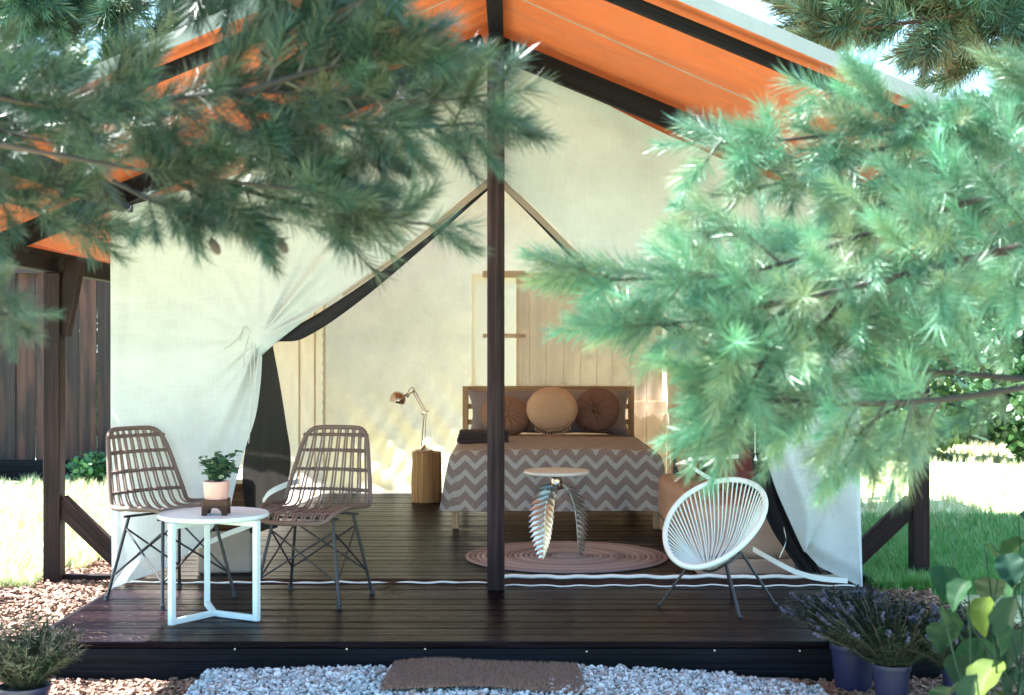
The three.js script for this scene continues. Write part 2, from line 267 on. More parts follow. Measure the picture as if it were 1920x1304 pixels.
// ---------------------------------------------------------------- canvas tent
const TD = 7.2, BD = 11.78, LW = (d) => lerp(-2.09, -1.62, (d - TD) / (BD - TD)), RW = (d) => lerp(1.81, 1.36, (d - TD) / (BD - TD));
{
  const t = thing('canvas_tent', 'cream canvas glamping tent with its front curtains tied open', 'tent');
  const at = (pts) => { const c = curve(pts.map(([x, y, d]) => P(x, y, d ?? TD))); return (s) => c.getPointAt(clamp(s)); };
  // Coons patch between four edges
  const coons = (T, B, L, R, extra) => (u, v) => {
    const a = T(u), b = B(u), l = L(v), r = R(v), c00 = T(0), c10 = T(1), c01 = B(0), c11 = B(1);
    const p = a.clone().multiplyScalar(1 - v).addScaledVector(b, v).addScaledVector(l, 1 - u).addScaledVector(r, u)
      .addScaledVector(c00, -(1 - u) * (1 - v)).addScaledVector(c10, -u * (1 - v)).addScaledVector(c01, -(1 - u) * v).addScaledVector(c11, -u * v);
    p.z += extra(p, u, v); p.uv = [p.x, p.y]; return p;
  };
  const folds = (tie, n, seed, k = 1) => (p, u, v) => {             // pleats that radiate from where the curtain is tied back
    const dx = p.x - tie.x, dy = p.y - tie.y, r = Math.hypot(dx, dy), th = Math.atan2(dy, dx);
    const ga = (c, w) => { let q = th - c; q = Math.atan2(Math.sin(q), Math.cos(q)); return Math.exp(-q * q / w / w); }, fan = .14 + .86 * Math.max(ga(k > 0 ? .85 : 2.3, .42), ga(k > 0 ? -1.85 : -1.3, .45));
    const a = .050 * fan * sst(.02, .2, r) * Math.exp(-r / .55), edge = sst(0, .05, Math.min(u, v, 1 - v));
    let z = a * (Math.sin(th * n + seed) * .6 + Math.sin(th * n * 1.73 + seed * 2 + r * 2) * .4) * sst(0, .08, u);
    z += .05 * Math.exp(-Math.pow(r / .16, 2)) + .022 * edge * Math.sin(p.x * 3.1 + p.y * 2.2 + seed) + .016 * edge * Math.sin(p.x * 8 - p.y * 5 + seed) * sst(.2, .8, u);
    return z + .012 * edge * (fb(p.x * .23 + .5, p.y * .23 + .3, 9, 9, 3) - .5);
  };
  // left half of the front
  const tieL = P(492, 632, TD);
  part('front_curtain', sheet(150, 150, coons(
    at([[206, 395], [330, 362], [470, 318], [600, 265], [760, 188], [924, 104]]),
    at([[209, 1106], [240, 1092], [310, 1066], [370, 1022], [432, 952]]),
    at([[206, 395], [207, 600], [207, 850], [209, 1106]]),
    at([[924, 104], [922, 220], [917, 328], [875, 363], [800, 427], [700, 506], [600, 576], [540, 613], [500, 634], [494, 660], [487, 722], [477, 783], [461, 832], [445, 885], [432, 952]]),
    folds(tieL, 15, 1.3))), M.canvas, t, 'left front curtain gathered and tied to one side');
  // right half of the front
  const tieR = P(1432, 706, TD);
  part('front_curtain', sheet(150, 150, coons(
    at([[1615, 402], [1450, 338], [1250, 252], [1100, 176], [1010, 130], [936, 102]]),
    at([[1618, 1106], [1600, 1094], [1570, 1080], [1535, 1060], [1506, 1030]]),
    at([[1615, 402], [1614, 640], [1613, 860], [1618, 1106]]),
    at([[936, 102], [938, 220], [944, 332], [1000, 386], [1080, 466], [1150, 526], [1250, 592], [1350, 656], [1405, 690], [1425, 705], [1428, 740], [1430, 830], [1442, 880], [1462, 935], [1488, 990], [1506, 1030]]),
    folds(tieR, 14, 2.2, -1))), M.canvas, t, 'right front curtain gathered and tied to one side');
  // flap of the right curtain turned over at its inner edge
  const fa = at([[1430, 735, 7.14], [1432, 830, 7.14], [1450, 905, 7.14], [1482, 980, 7.14], [1507, 1034, 7.14]]), fbk = at([[1436, 735, 7.1], [1482, 815, 7.06], [1512, 885, 7.05], [1541, 955, 7.06], [1510, 1036, 7.12]]);
  part('curtain_fold', sheet(24, 60, (u, v) => { const p = fa(v).lerp(fbk(v), u); p.z += .03 * Math.sin(u * Math.PI) + .012 * Math.sin(u * 11 + v * 3) * Math.sin(v * 3.14); p.uv = [p.x, p.y]; return p; }), M.canvas, t);
  // rolled mosquito net along both edges of the opening, and what hangs below the ties
  part('rolled_net', tube([[916, 342], [880, 374], [806, 438], [712, 514], [640, 567], [585, 603], [540, 626], [508, 635]].map(([x, y]) => P(x + 6, y + 4, TD + .05)), (s) => lerp(.010, .040, sst(.1, .9, s)) * (1 - .75 * sst(.9, 1, s)), 10, 60), M.netRoll, t);
  part('rolled_net', tube([[946, 352], [1000, 405], [1080, 484], [1150, 543], [1250, 608], [1350, 672], [1415, 712]].map(([x, y]) => P(x, y, TD + .05)), (s) => lerp(.010, .030, sst(0, .7, s)), 10, 60), M.netRoll, t);
  const facing = (k, pts) => part('canvas_facing', sheet(60, 4, (u, v) => { const p = pts(u), d = lerp(0, .035, v) * (1 - .6 * u); return p.add(V(k * d * .5, -d, -.02)); }, 1.8, .05), M.facing, t);
  facing(1, at([[917, 331], [875, 366], [800, 430], [720, 494], [640, 551]])); facing(-1, at([[944, 335], [1000, 389], [1080, 469], [1150, 529], [1230, 582]]));
  const nl = at([[496, 640, 7.26], [478, 740, 7.26], [462, 830, 7.26], [455, 900, 7.3], [470, 1000, 7.35]]), nr = at([[510, 642, 7.3], [523, 710, 7.34], [536, 790, 7.4], [545, 870, 7.5], [520, 990, 7.5]]);
  part('hanging_net', sheet(40, 40, (u, v) => { const p = nl(v).lerp(nr(v), u); p.z += .02 * Math.sin(u * 14 + v * 2) * v; return p; }), M.net, t);
  const ml = at([[1414, 712, 7.3], [1404, 790, 7.3], [1412, 880, 7.3], [1440, 980, 7.3], [1500, 1072, 7.28]]), mr = at([[1432, 712, 7.26], [1436, 800, 7.26], [1452, 880, 7.26], [1490, 980, 7.26], [1540, 1076, 7.24]]);
  part('hanging_net', sheet(30, 40, (u, v) => { const p = ml(v).lerp(mr(v), u); p.z += .015 * Math.sin(u * 12 + v * 2); return p; }), M.netRoll, t);
  // ties, ribbons and bows
  const ribbon = (pts, w, m = M.webbing, name = 'ribbon') => { const c = curve(pts.map(([x, y, d]) => P(x, y, d))), side = V(0, 1, .25).normalize(); return part(name, sheet(40, 1, (u, v) => c.getPointAt(u).addScaledVector(side, (v - .5) * w), 1, .03), m, t); };
  ribbon([[1412, 1030, 7.2], [1440, 1046, 7.12], [1490, 1072, 7.1], [1530, 1084, 7.12], [1590, 1090, 7.2]], .03);
  ribbon([[1470, 990, 7.2], [1474, 1015, 7.18], [1462, 1046, 7.16]], .016);
  ribbon([[1345, 905, 7.3], [1318, 890, 7.3], [1296, 872, 7.3], [1304, 862, 7.3], [1350, 858, 7.3], [1385, 856, 7.3]], .024);
  ribbon([[492, 942, 7.3], [505, 925, 7.25], [535, 910, 7.25], [560, 903, 7.3]], .032);
  ribbon([[300, 1046, 7.3], [380, 1022, 7.25], [430, 1000, 7.22], [470, 985, 7.22], [500, 965, 7.25]], .03);
  const cord = (pts, r = .003) => part('tie_cord', tube(pts.map(([x, y]) => P(x, y, TD - .045)), r, 5, 20), M.rope, t);
  cord([[448, 640], [458, 612], [470, 622], [490, 630], [500, 640]]); cord([[470, 622], [460, 650], [456, 690]]); cord([[474, 626], [470, 660], [470, 712]]); cord([[455, 622], [440, 640], [420, 655]]); cord([[478, 640], [474, 740], [466, 832]], .0025); cord([[205, 392], [186, 400], [181, 424], [180, 440]], .005);
  part('zip_pull', merge([tube([P(1416, 770, 7.16), P(1416, 850, 7.16)], .003, 5, 4), new THREE.ConeGeometry(.010, .035, 8).translate(...P(1417, 858, 7.16).toArray())]), M.webbing, t);
  // threshold strip on the floor
  part('threshold', sheet(60, 3, (u, v) => V(lerp(-2.04, 1.82, u), .022 - .018 * v + .002 * Math.sin(u * 40), -lerp(7.30, 7.20, v)), 4, .1), M.frame, t);
  const hemLine = (x0, x1, d, r, h) => part('floor_hem', tube(Array.from({ length: 40 }, (_, i) => V(lerp(x0, x1, i / 39), h + .003 * Math.sin(i * 1.7) + .002 * Math.sin(i * .6), -d - .006 * Math.sin(i * .9))), r, 6, 80), M.webbing, t);
  hemLine(-2.04, -.13, 7.24, .006, .012); hemLine(-.04, 1.8, 7.32, .011, .03); hemLine(-.04, 1.8, 7.19, .004, .005);
  // walls, gable and inner roof
  const ridge = 2.76, eave = 1.93, top = (x) => ridge - (ridge - eave) / 1.9 * Math.abs(x - CX), r = RNG(3);
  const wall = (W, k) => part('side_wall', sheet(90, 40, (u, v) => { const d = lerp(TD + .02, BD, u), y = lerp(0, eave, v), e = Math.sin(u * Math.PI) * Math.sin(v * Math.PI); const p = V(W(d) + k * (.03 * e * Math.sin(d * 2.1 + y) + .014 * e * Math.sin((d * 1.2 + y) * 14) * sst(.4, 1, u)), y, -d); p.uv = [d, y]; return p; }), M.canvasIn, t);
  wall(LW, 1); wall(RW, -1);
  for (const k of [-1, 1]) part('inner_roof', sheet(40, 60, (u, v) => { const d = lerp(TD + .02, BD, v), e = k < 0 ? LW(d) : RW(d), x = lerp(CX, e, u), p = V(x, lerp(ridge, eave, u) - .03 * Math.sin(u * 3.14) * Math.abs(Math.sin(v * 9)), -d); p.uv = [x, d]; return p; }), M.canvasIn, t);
  const X0 = LW(BD), X1 = RW(BD), w0 = P(885, 516, BD), w1 = P(1236, 742, BD);
  const gabY = (x) => lerp(eave, ridge, 1 - Math.abs(x - CX) / (x < CX ? CX - X0 : X1 - CX));
  part('back_wall', sheet(120, 110, (u, v) => { const x = lerp(X0, X1, u), y = gabY(x) * v, e = Math.min(1, Math.min(u, 1 - u) * 12) * sst(0, .08, v); const low = Math.exp(-Math.pow((v - .15) / .2, 2)); const p = V(x, y, -BD + e * (.018 * Math.sin(x * 2.5 + y * 3) + .02 * low * Math.sin((x * .9 + y * .7) * 22) + .006 * Math.sin((x - y * .6) * 40) * low)); p.uv = [x, y]; return p; }, 1, 1,
    (u, v) => { const x = lerp(X0, X1, u), y = gabY(x) * v; return !(x > w0.x + .03 && x < w1.x - .03 && y < w0.y - .03 && y > w1.y + .03); }), M.canvasIn, t);
  // window in the back wall, closed by a tan curtain with stitched seams
  const panel = (name, x0, y0, x1, y1, d, m, wob = 0) => { const a = P(x0, y0, d), b = P(x1, y1, d); return part(name, sheet(60, 20, (u, v) => { const p = V(lerp(a.x, b.x, u), lerp(a.y, b.y, v), -d + wob * Math.sin(u * 60)); p.uv = [p.x, p.y]; return p; }), m, t); };
  panel('window_curtain', 968, 511, 1242, 752, BD - .035, M.curtain, .006);
  panel('window_pane', 884, 514, 975, 748, BD - .026, M.pane);
  panel('window_bar', 905, 508, 985, 521, BD - .04, M.curtain); panel('window_bar', 905, 626, 985, 634, BD - .04, M.curtain); panel('window_bar', 905, 726, 985, 752, BD - .04, M.curtain);
  panel('wall_lining', 936, 752.5, 1250, 935, BD - .03, M.curtain, .004);
  part('wall_lining', sheet(40, 12, (u, v) => { const d = lerp(9.3, BD - .03, u), p = V(RW(d) - .035 + .006 * Math.sin(d * 40), 1.62 * v + .01, -d); p.uv = [d, p.y]; return p; }), M.curtain, t);
  for (const x of [992, 1023, 1056, 1087, 1118, 1147, 1181, 1212]) part('seam', tube([P(x, 513, BD - .05), P(x + 1, 640, BD - .047), P(x, 900, BD - .047)], .0025, 5, 8), M.canvasIn, t);
  // zip and seams near the back left corner
  const zx = (d) => LW(d) + .03;
  part('zip', tube(Array.from({ length: 60 }, (_, i) => V(zx(11.68) + .004 * Math.sin(i * 1.9), lerp(1.5, .04, i / 59), -11.66 + .004 * Math.cos(i * 1.9))), .007, 5, 118), M.webbing, t);
  for (const d of [11.4, 10.9, 11.73]) part('seam', rod(V(zx(d) - .005, 1.9, -d), V(zx(d) - .005, .02, -d), .009, 6), M.canvasIn, t);
}

// ---------------------------------------------------------------- rattan chairs
function rattanChair(label, pos, turn) {
  const t = thing('rattan_chair', label, 'chair', pos, turn, 'woven rattan chairs on the deck');
  const prof = curve([[.405, .25], [.437, .225], [.445, .12], [.435, -.05], [.432, -.14], [.47, -.205], [.56, -.245], [.68, -.285], [.835, -.335]].map(([y, z]) => V(0, y, z)));
  const hw = (s) => s < .45 ? lerp(.205, .232, sst(0, .3, s)) : lerp(.232, .18, sst(.5, 1, s));
  const S = (u, s) => { const p = prof.getPointAt(clamp(s)); const back = sst(.45, .6, s); return V(u * hw(s), p.y + .028 * u * u * (1 - back) * sst(0, .2, s), p.z + .045 * u * u * back); };
  const lim = (u) => .5 + .5 * Math.pow(1 - Math.pow(Math.abs(u), 7), 1 / 7);
  const loop = []; for (let i = 0; i < 72; i++) { const a = i / 72 * 6.2832, c = Math.cos(a), s = Math.sin(a), k = Math.pow(Math.pow(Math.abs(c), 7) + Math.pow(Math.abs(s), 7), -1 / 7); loop.push(S(c * k, .5 + .5 * s * k)); }
  part('rim', tube(loop, (q) => .0115 + .0012 * Math.sin(q * 900), 8, 420, true), M.rattanD, t);
  for (let i = 0; i < 16; i++) { const u = -.86 + i / 15 * 1.72 + (i % 2 ? .022 : -.022), a = 1 - lim(u), n = 22; part('strand', tube(Array.from({ length: n + 1 }, (_, k) => S(u, lerp(a, lim(u), k / n))), .0052, 6, 44), M.rattan, t); }
  for (const s of [.955, .86, .745, .625]) { const q = 50; part('weave_band', tube(Array.from({ length: q + 1 }, (_, k) => { const u = lerp(-.99, .99, k / q), p = S(u, s); p.z += .004 * Math.sin(k * 2.1); return p; }), (w) => .0085 + .0025 * Math.sin(w * 150), 8, 150), M.rattanD, t); }
  for (const s of [.08, .24]) part('weave_band', tube(Array.from({ length: 21 }, (_, k) => S(lerp(-.98, .98, k / 20), s)), (w) => .007 + .002 * Math.sin(w * 150), 7, 120), M.rattanD, t);
  const top = (i, k) => V(i * .155, .418, k * .13 + .0), foot = (i, k) => V(i * .225, .004, k * .215 + .0), mid = (i, k, q) => top(i, k).lerp(foot(i, k), q);
  for (const i of [-1, 1]) for (const k of [-1, 1]) { const l = part('leg', rod(top(i, k), foot(i, k), .0085, 8), M.black, t); l.add(shade(Object.assign(new THREE.Mesh(new THREE.CylinderGeometry(.0115, .013, .024, 10).translate(...foot(i, k).add(V(0, .008, 0)).toArray()), M.black), { name: 'foot_cap' }))); }
  for (const i of [-1, 1]) { part('brace', rod(mid(i, -1, .15), mid(i, 1, .72), .005, 6), M.black, t); part('brace', rod(mid(i, 1, .15), mid(i, -1, .72), .005, 6), M.black, t); }
  for (const k of [-1, 1]) { part('brace', rod(mid(-1, k, .15), mid(1, k, .72), .005, 6), M.black, t); part('brace', rod(mid(1, k, .15), mid(-1, k, .72), .005, 6), M.black, t); }
  part('seat_bar', rod(top(-1, 1).add(V(-.03, 0, 0)), top(1, 1).add(V(.03, 0, 0)), .007, 6), M.black, t); part('seat_bar', rod(top(-1, -1).add(V(-.03, -.004, 0)), top(1, -1).add(V(.03, -.004, 0)), .007, 6), M.black, t);
  return t;
}
rattanChair('brown rattan chair beside the left tent edge, turned toward the white table', [-1.70, 0, -6.86], .92);
rattanChair('brown rattan chair right of the white table, its woven back toward the tent', [-.985, 0, -6.84], -.27);

// ---------------------------------------------------------------- white side table and potted plant
{
  const c = V(-1.388, 0, -6.40), t = thing('side_table', 'small round white side table with a three-legged frame between the rattan chairs', 'table', c.toArray());
  part('tabletop', lathe([[0, .459], [.243, .459], [.252, .463], [.254, .474], [.251, .481], [.248, .481], [.246, .474], [0, .473]], 64), M.white, t);
  for (const [px, pz] of [[-.142, .215], [.222, .125], [-.085, -.245]]) {
    const f = V(px, 0, pz), q = .026;
    const l = part('leg', beam(V(px, .002, pz), V(px, .458, pz), q, q, .002, V(pz, 0, -px)), M.white, t);
    part('base_bar', beam(f.clone().multiplyScalar(.97).setY(.0145), V(0, .0145, 0), q * .96, q * .96, .002), M.white, t);
    part('top_bar', beam(f.clone().multiplyScalar(.97).setY(.4445), V(0, .4445, 0), q * .96, q * .96, .002), M.white, t);
  }
  const y0 = .4745, p = thing('plant_pot', 'pink ceramic pot in an arched brown wooden stand on the white side table', 'pot', [P(405, 967, 6.4).x, y0, -6.4]);
  const sh = new THREE.Shape(); sh.moveTo(-.057, 0); sh.lineTo(-.040, 0); sh.absarc(0, 0, .036, Math.PI, 0, true); sh.lineTo(.057, 0); sh.lineTo(.057, .07); sh.lineTo(-.057, .07);
  const mk = (w, a) => { const g = new THREE.ExtrudeGeometry(sh, { depth: .012, bevelEnabled: true, bevelSize: .0015, bevelThickness: .0015, bevelSegments: 1 }); g.translate(0, 0, w); g.rotateY(a); return g; };
  for (const a of [0, 1, 2, 3]) part('stand_board', woodUV(mk(.043, a * Math.PI / 2 + .05), 0), M.brownWood, p);
  part('pot', lathe([[0, .045], [.035, .045], [.050, .062], [.056, .09], [.059, .12], [.060, .152], [.058, .155], [.054, .152], [.053, .12], [0, .12]], 40), M.pink, p);
  part('soil', new THREE.CylinderGeometry(.053, .053, .004, 24).translate(0, .135, 0), M.bark, p);
  const pl = thing('potted_plant', 'small bushy green plant growing in the pink pot', 'plant', [P(405, 967, 6.4).x, y0 + .135, -6.4]); pl.scale.setScalar(1.2);
  const r = RNG(77), leafG = sheet(2, 4, (u, v) => V((u - .5) * .014 * Math.sin(Math.PI * clamp(v * .9 + .06)), .003 * Math.sin(v * 3), v * .024)), mats = [], cols = [], stems = [];
  for (let k = 0; k < 26; k++) { const a = r() * 6.28, tl = .15 + r() * .85, L = .055 + .075 * r(), tip = V(Math.cos(a) * tl * .085, L, Math.sin(a) * tl * .07), cv = curve([V(0, 0, 0), V(tip.x * .35, L * .6, tip.z * .35), tip]); stems.push(tube([0, .5, 1].map((s) => cv.getPoint(s)), .0014, 4, 6)); for (let q = 0; q < 15; q++) { const s = .3 + .7 * q / 14; mats.push(mat4(cv.getPoint(s), .7 + r() * .8, r() * 6.28, -(.2 + r() * .9), 0)); const g = r(), f = r() < .07; cols.push(f ? rgb(.5, .55, .42) : rgb(.025 + .04 * g, .075 + .09 * g, .05 + .03 * g)); } }
  part('stem', merge(stems), M.twig, pl); copies('leaves', leafG, M.leaf, mats, cols, pl);
}

// ---------------------------------------------------------------- white cord chair
{
  const yaw = -.58, t = thing('cord_chair', 'white egg-shaped cord chair with dark steel legs at the right of the deck', 'chair', [.985, 0, -6.62], yaw); t.scale.set(.90, .97, .93);
  const tilt = .62, Rv = V(1, 0, 0), Bv = V(0, Math.sin(tilt), -Math.cos(tilt)), c = V(0, .425, .03);
  const hoop = (a) => { const s = Math.sin(a), k = Math.cos(a); return c.clone().addScaledVector(Rv, .262 * k * (1 + .10 * s)).addScaledVector(Bv, .325 * s).add(V(0, .008 * k * k, .012 * k * k)); };
  const pts = Array.from({ length: 48 }, (_, i) => hoop(i / 48 * 6.2832));
  part('hoop', tube(pts, (q) => .0145 + .0008 * Math.sin(q * 800), 10, 260, true), M.whiteCord, t);
  const nx = V(0, .205, .075), ring = (a) => nx.clone().add(V(.042 * Math.cos(a), .004 * Math.sin(a), -.026 * Math.sin(a)));
  const n = 64;
  for (let i = 0; i < n; i++) { const a = i / n * 6.2832 + .04, p = hoop(a), q = ring(a + .12 * Math.sin(i * 2.3)), m = p.clone().lerp(q, .55); m.y -= .045 * Math.max(0, Math.sin(a) + .3); m.z -= .05 * Math.max(0, Math.sin(a)); part('cord', tube([p, m, q], .0040, 6, 10), M.whiteCord, t); }
  part('seat_ring', tube(Array.from({ length: 20 }, (_, i) => ring(i / 20 * 6.2832)), .006, 6, 40, true), M.black, t);
  const feet = [[-.26, .16], [.235, .22], [.25, -.20], [-.03, -.26]];
  feet.forEach(([x, z], i) => { const y = [.235, .235, .27, .27][i], a = V(x * .42, y, z * .42); const l = part('leg', rod(a, V(x, .004, z), .008, 8), M.black, t); l.add(shade(Object.assign(new THREE.Mesh(new THREE.SphereGeometry(.0115, 10, 8).translate(x, .010, z), M.black), { name: 'foot_cap' }))); });
  part('under_frame', tube([V(-.11, .235, .07), V(0, .19, .10), V(.10, .235, .09), V(.105, .27, -.08), V(-.01, .24, -.11)], .007, 6, 40, true), M.black, t);
}

// ---------------------------------------------------------------- bed and bedding
const BX = .305;
{
  const b = thing('bed', 'pine double bed with slatted headboard against the back wall of the tent', 'bed');
  const x0 = BX - .72, x1 = BX + .72, hd = 11.55, fd = 9.5;
  for (const x of [x0 + .025, x1 - .025]) { const p = box(.05, .925, .05, .004, 1); p.translate(x, .4625, -hd); part('headboard_post', p, M.pine, b); const l = box(.045, .32, .045, .004, 1); l.translate(x, .16, -fd); part('leg', l, M.pine, b); }
  for (const y of [.905, .755, .625, .50]) { const s = box(1.34, y > .9 ? .045 : .042, .022, .004, 0); s.translate(BX, y, -hd); part('headboard_rail', s, M.pine, b); }
  for (const x of [x0 + .02, x1 - .02]) { const s = box(.03, .13, 2.0, .004, 2); s.translate(x, .26, -(hd + fd) / 2); part('side_rail', s, M.pine, b); }
  const m = new RoundedBoxGeometry(1.40, .19, 2.0, 4, .06); m.translate(BX, .40, -10.5); part('mattress', m, M.sheetCloth, b);
  const sh = sheet(60, 40, (u, v) => { const a = lerp(-.76, .76, u), e = Math.max(0, Math.abs(a) - .70), x = BX + clamp(a, -.71, .71) , z = -lerp(9.6, 11.4, v); return V(x, .503 - e * 1.6 + .012 * vn(u * 8, v * 12, 8, 12), z); }, 1.5, 1.8); part('sheet', sh, M.sheetCloth, b);
  // bedspread lying over the bed
  const topY = .535, W = 1.45, zF = -9.46, zH = -10.92, R = .075;
  const over = (e) => e <= 0 ? [0, 0] : e < R * 1.571 ? [R * Math.sin(e / R), R * (1 - Math.cos(e / R))] : [R, R + e - R * 1.571];
  const cloth = sheet(180, 150, (u, v) => {
    const sx = lerp(-W / 2 - .27, W / 2 + .30, u), sz = lerp(0, 1.46 + .44, v), ex = Math.max(0, Math.abs(sx) - W / 2 + R * .8), ez = Math.max(0, sz - 1.46 + R * .8);
    const [ox, dx] = over(ex), [oz, dz] = over(ez), k = Math.sign(sx);
    let x = ex ? k * (W / 2 - R * .8 + ox) : sx, z = ez ? zF - R * .8 + oz + R * .1 : zH + sz, drop = Math.max(dx, dz) + .25 * Math.min(dx, dz);
    const fold = Math.max(0, drop - R);
    x += k * (fold * .18 * (ex > 0 ? 1 : 0)); z += fold * (.05 + .10 * Math.sin(sx * 9 + 1) * .5 + .05 * Math.sin(sx * 21));
    let y = topY - drop + (drop < .02 ? .018 * Math.cos(sx / W * 3) + .012 * (fb(u, v, 6, 6, 3) - .5) : 0);
    y = Math.max(y, .13); const p = V(BX - .005 + x, y, z); p.uv = [sx, -sz]; return p;
  });
  solo('bedspread', cloth, M.chevron, 'pink and white chevron bedspread hanging over the foot of the bed', 'bedspread');
}
function pillowGeo(W, Hh, T, n = 40) {
  const f = (k) => (u, v) => { const a = u * 2 - 1, b = v * 2 - 1, e = Math.pow(Math.max(0, (1 - Math.pow(Math.abs(a), 3)) * (1 - Math.pow(Math.abs(b), 3))), .55); const p = V(a * W / 2 * (1 - .13 * (1 - b * b)), b * Hh / 2 * (1 - .14 * (1 - a * a)), k * T / 2 * e * (1 + .06 * Math.sin(a * 7 + b * 5))); p.uv = [p.x, p.y]; return p; };
  return merge([sheet(n, n, f(1)), sheet(n, n, f(-1))]);
}
function cushionGeo(R, T, pleats, dimple, sq = 1) {
  const f = (k) => (u, v) => { const a = u * 6.28318, r = v, e = Math.pow(1 - Math.pow(r, 2.6), .5), th = T / 2 * e * (1 - dimple * Math.exp(-Math.pow(r / .16, 2))) * (1 + pleats * Math.sin(a * 14 + .8 * Math.sin(a * 3)) * Math.sin(clamp(r * 1.05) * 3.1416) * Math.exp(-r * 1.1)); const rr = R * r * (1 + .012 * Math.sin(a * 16)); const p = V(Math.cos(a) * rr, Math.sin(a) * rr * sq, k * th); p.uv = [p.x, p.y]; return p; };
  return merge([sheet(96, 22, f(1)), sheet(96, 22, f(-1))]);
}
{
  const pil = (label, x, w, rz, d) => { const m = solo('pillow', pillowGeo(w, .40, .17), M.pillow, label, 'pillow'); m.position.set(x, .715, -d); m.rotation.set(-.22, 0, rz); m.userData.group = 'grey bed pillows'; };
  pil('dusky grey pillow against the headboard, at the left behind the brown button cushion', P(955, 0, 11.4).x, .70, .03, 11.40); pil('dusky grey pillow against the headboard, at the right behind the dark brown cushion', P(1103, 0, 11.4).x, .70, -.03, 11.36);
  const cush = (label, px, py, d, R, T, m, pleats, dim, sq, rx, ry, rz = 0) => { const p = P(px, py, d), c = thing('round_cushion', label, 'cushion', p.toArray(), 0, 'round cushions on the bed'); c.rotation.set(rx, ry, rz); part('cover', cushionGeo(R, T, pleats, dim, sq), m, c); part('piping', tube(Array.from({ length: 36 }, (_, i) => V(Math.cos(i / 36 * 6.2832) * R, Math.sin(i / 36 * 6.2832) * R * sq, 0)), .005, 6, 72, true), m, c); return c; };
  const a = cush('brown velvet round cushion with a button, leaning left behind the centre post', 948, 780, 11.05, .20, .15, M.velvetA, .10, .5, .84, -.35, .15, -.12);
  part('button', new THREE.SphereGeometry(.026, 14, 8).scale(1, 1, .5).translate(0, 0, .045), M.velvetA, a);
  const b = cush('pale peach round cushion with tassels along its bottom, in the middle of the bed', 1035, 767, 10.95, .20, .16, M.peach, .015, 0, .88, -.25, 0);
  for (let i = 0; i < 13; i++) { const q = 4.0 + i / 12 * 1.5, p = V(Math.cos(q) * .2, Math.sin(q) * .176, 0), k = part('tassel', merge([tube([p, p.clone().add(V(0, -.018, .004))], .003, 5, 2), new THREE.ConeGeometry(.010, .028, 7).translate(p.x, p.y - .028, .005)]), M.peach, b); }
  const c = cush('dark brown velvet round cushion with gathered pleats, right of the peach cushion', 1119, 770, 11.05, .185, .16, M.velvetB, .12, .55, .98, -.25, -.3);
  part('button', new THREE.SphereGeometry(.018, 12, 8).scale(1, 1, .5).translate(0, 0, .042), M.velvetB, c);
  // folded blanket
  const f = thing('folded_blanket', 'dark plum folded blanket on the near left corner of the bed', 'blanket', [P(905, 0, 10.25).x, .545, -10.25], .03);
  for (let i = 0; i < 3; i++) { const g = new RoundedBoxGeometry(.385 - .01 * i, .03, .26 - .012 * i, 4, .0145); const p = g.attributes.position; for (let k = 0; k < p.count; k++) p.setY(k, p.getY(k) + .004 * Math.sin(p.getX(k) * 17 + i)); g.computeVertexNormals(); g.translate(.004 * i, .016 + i * .0305, -.003 * i); part('layer', g, M.plum, f); }
}

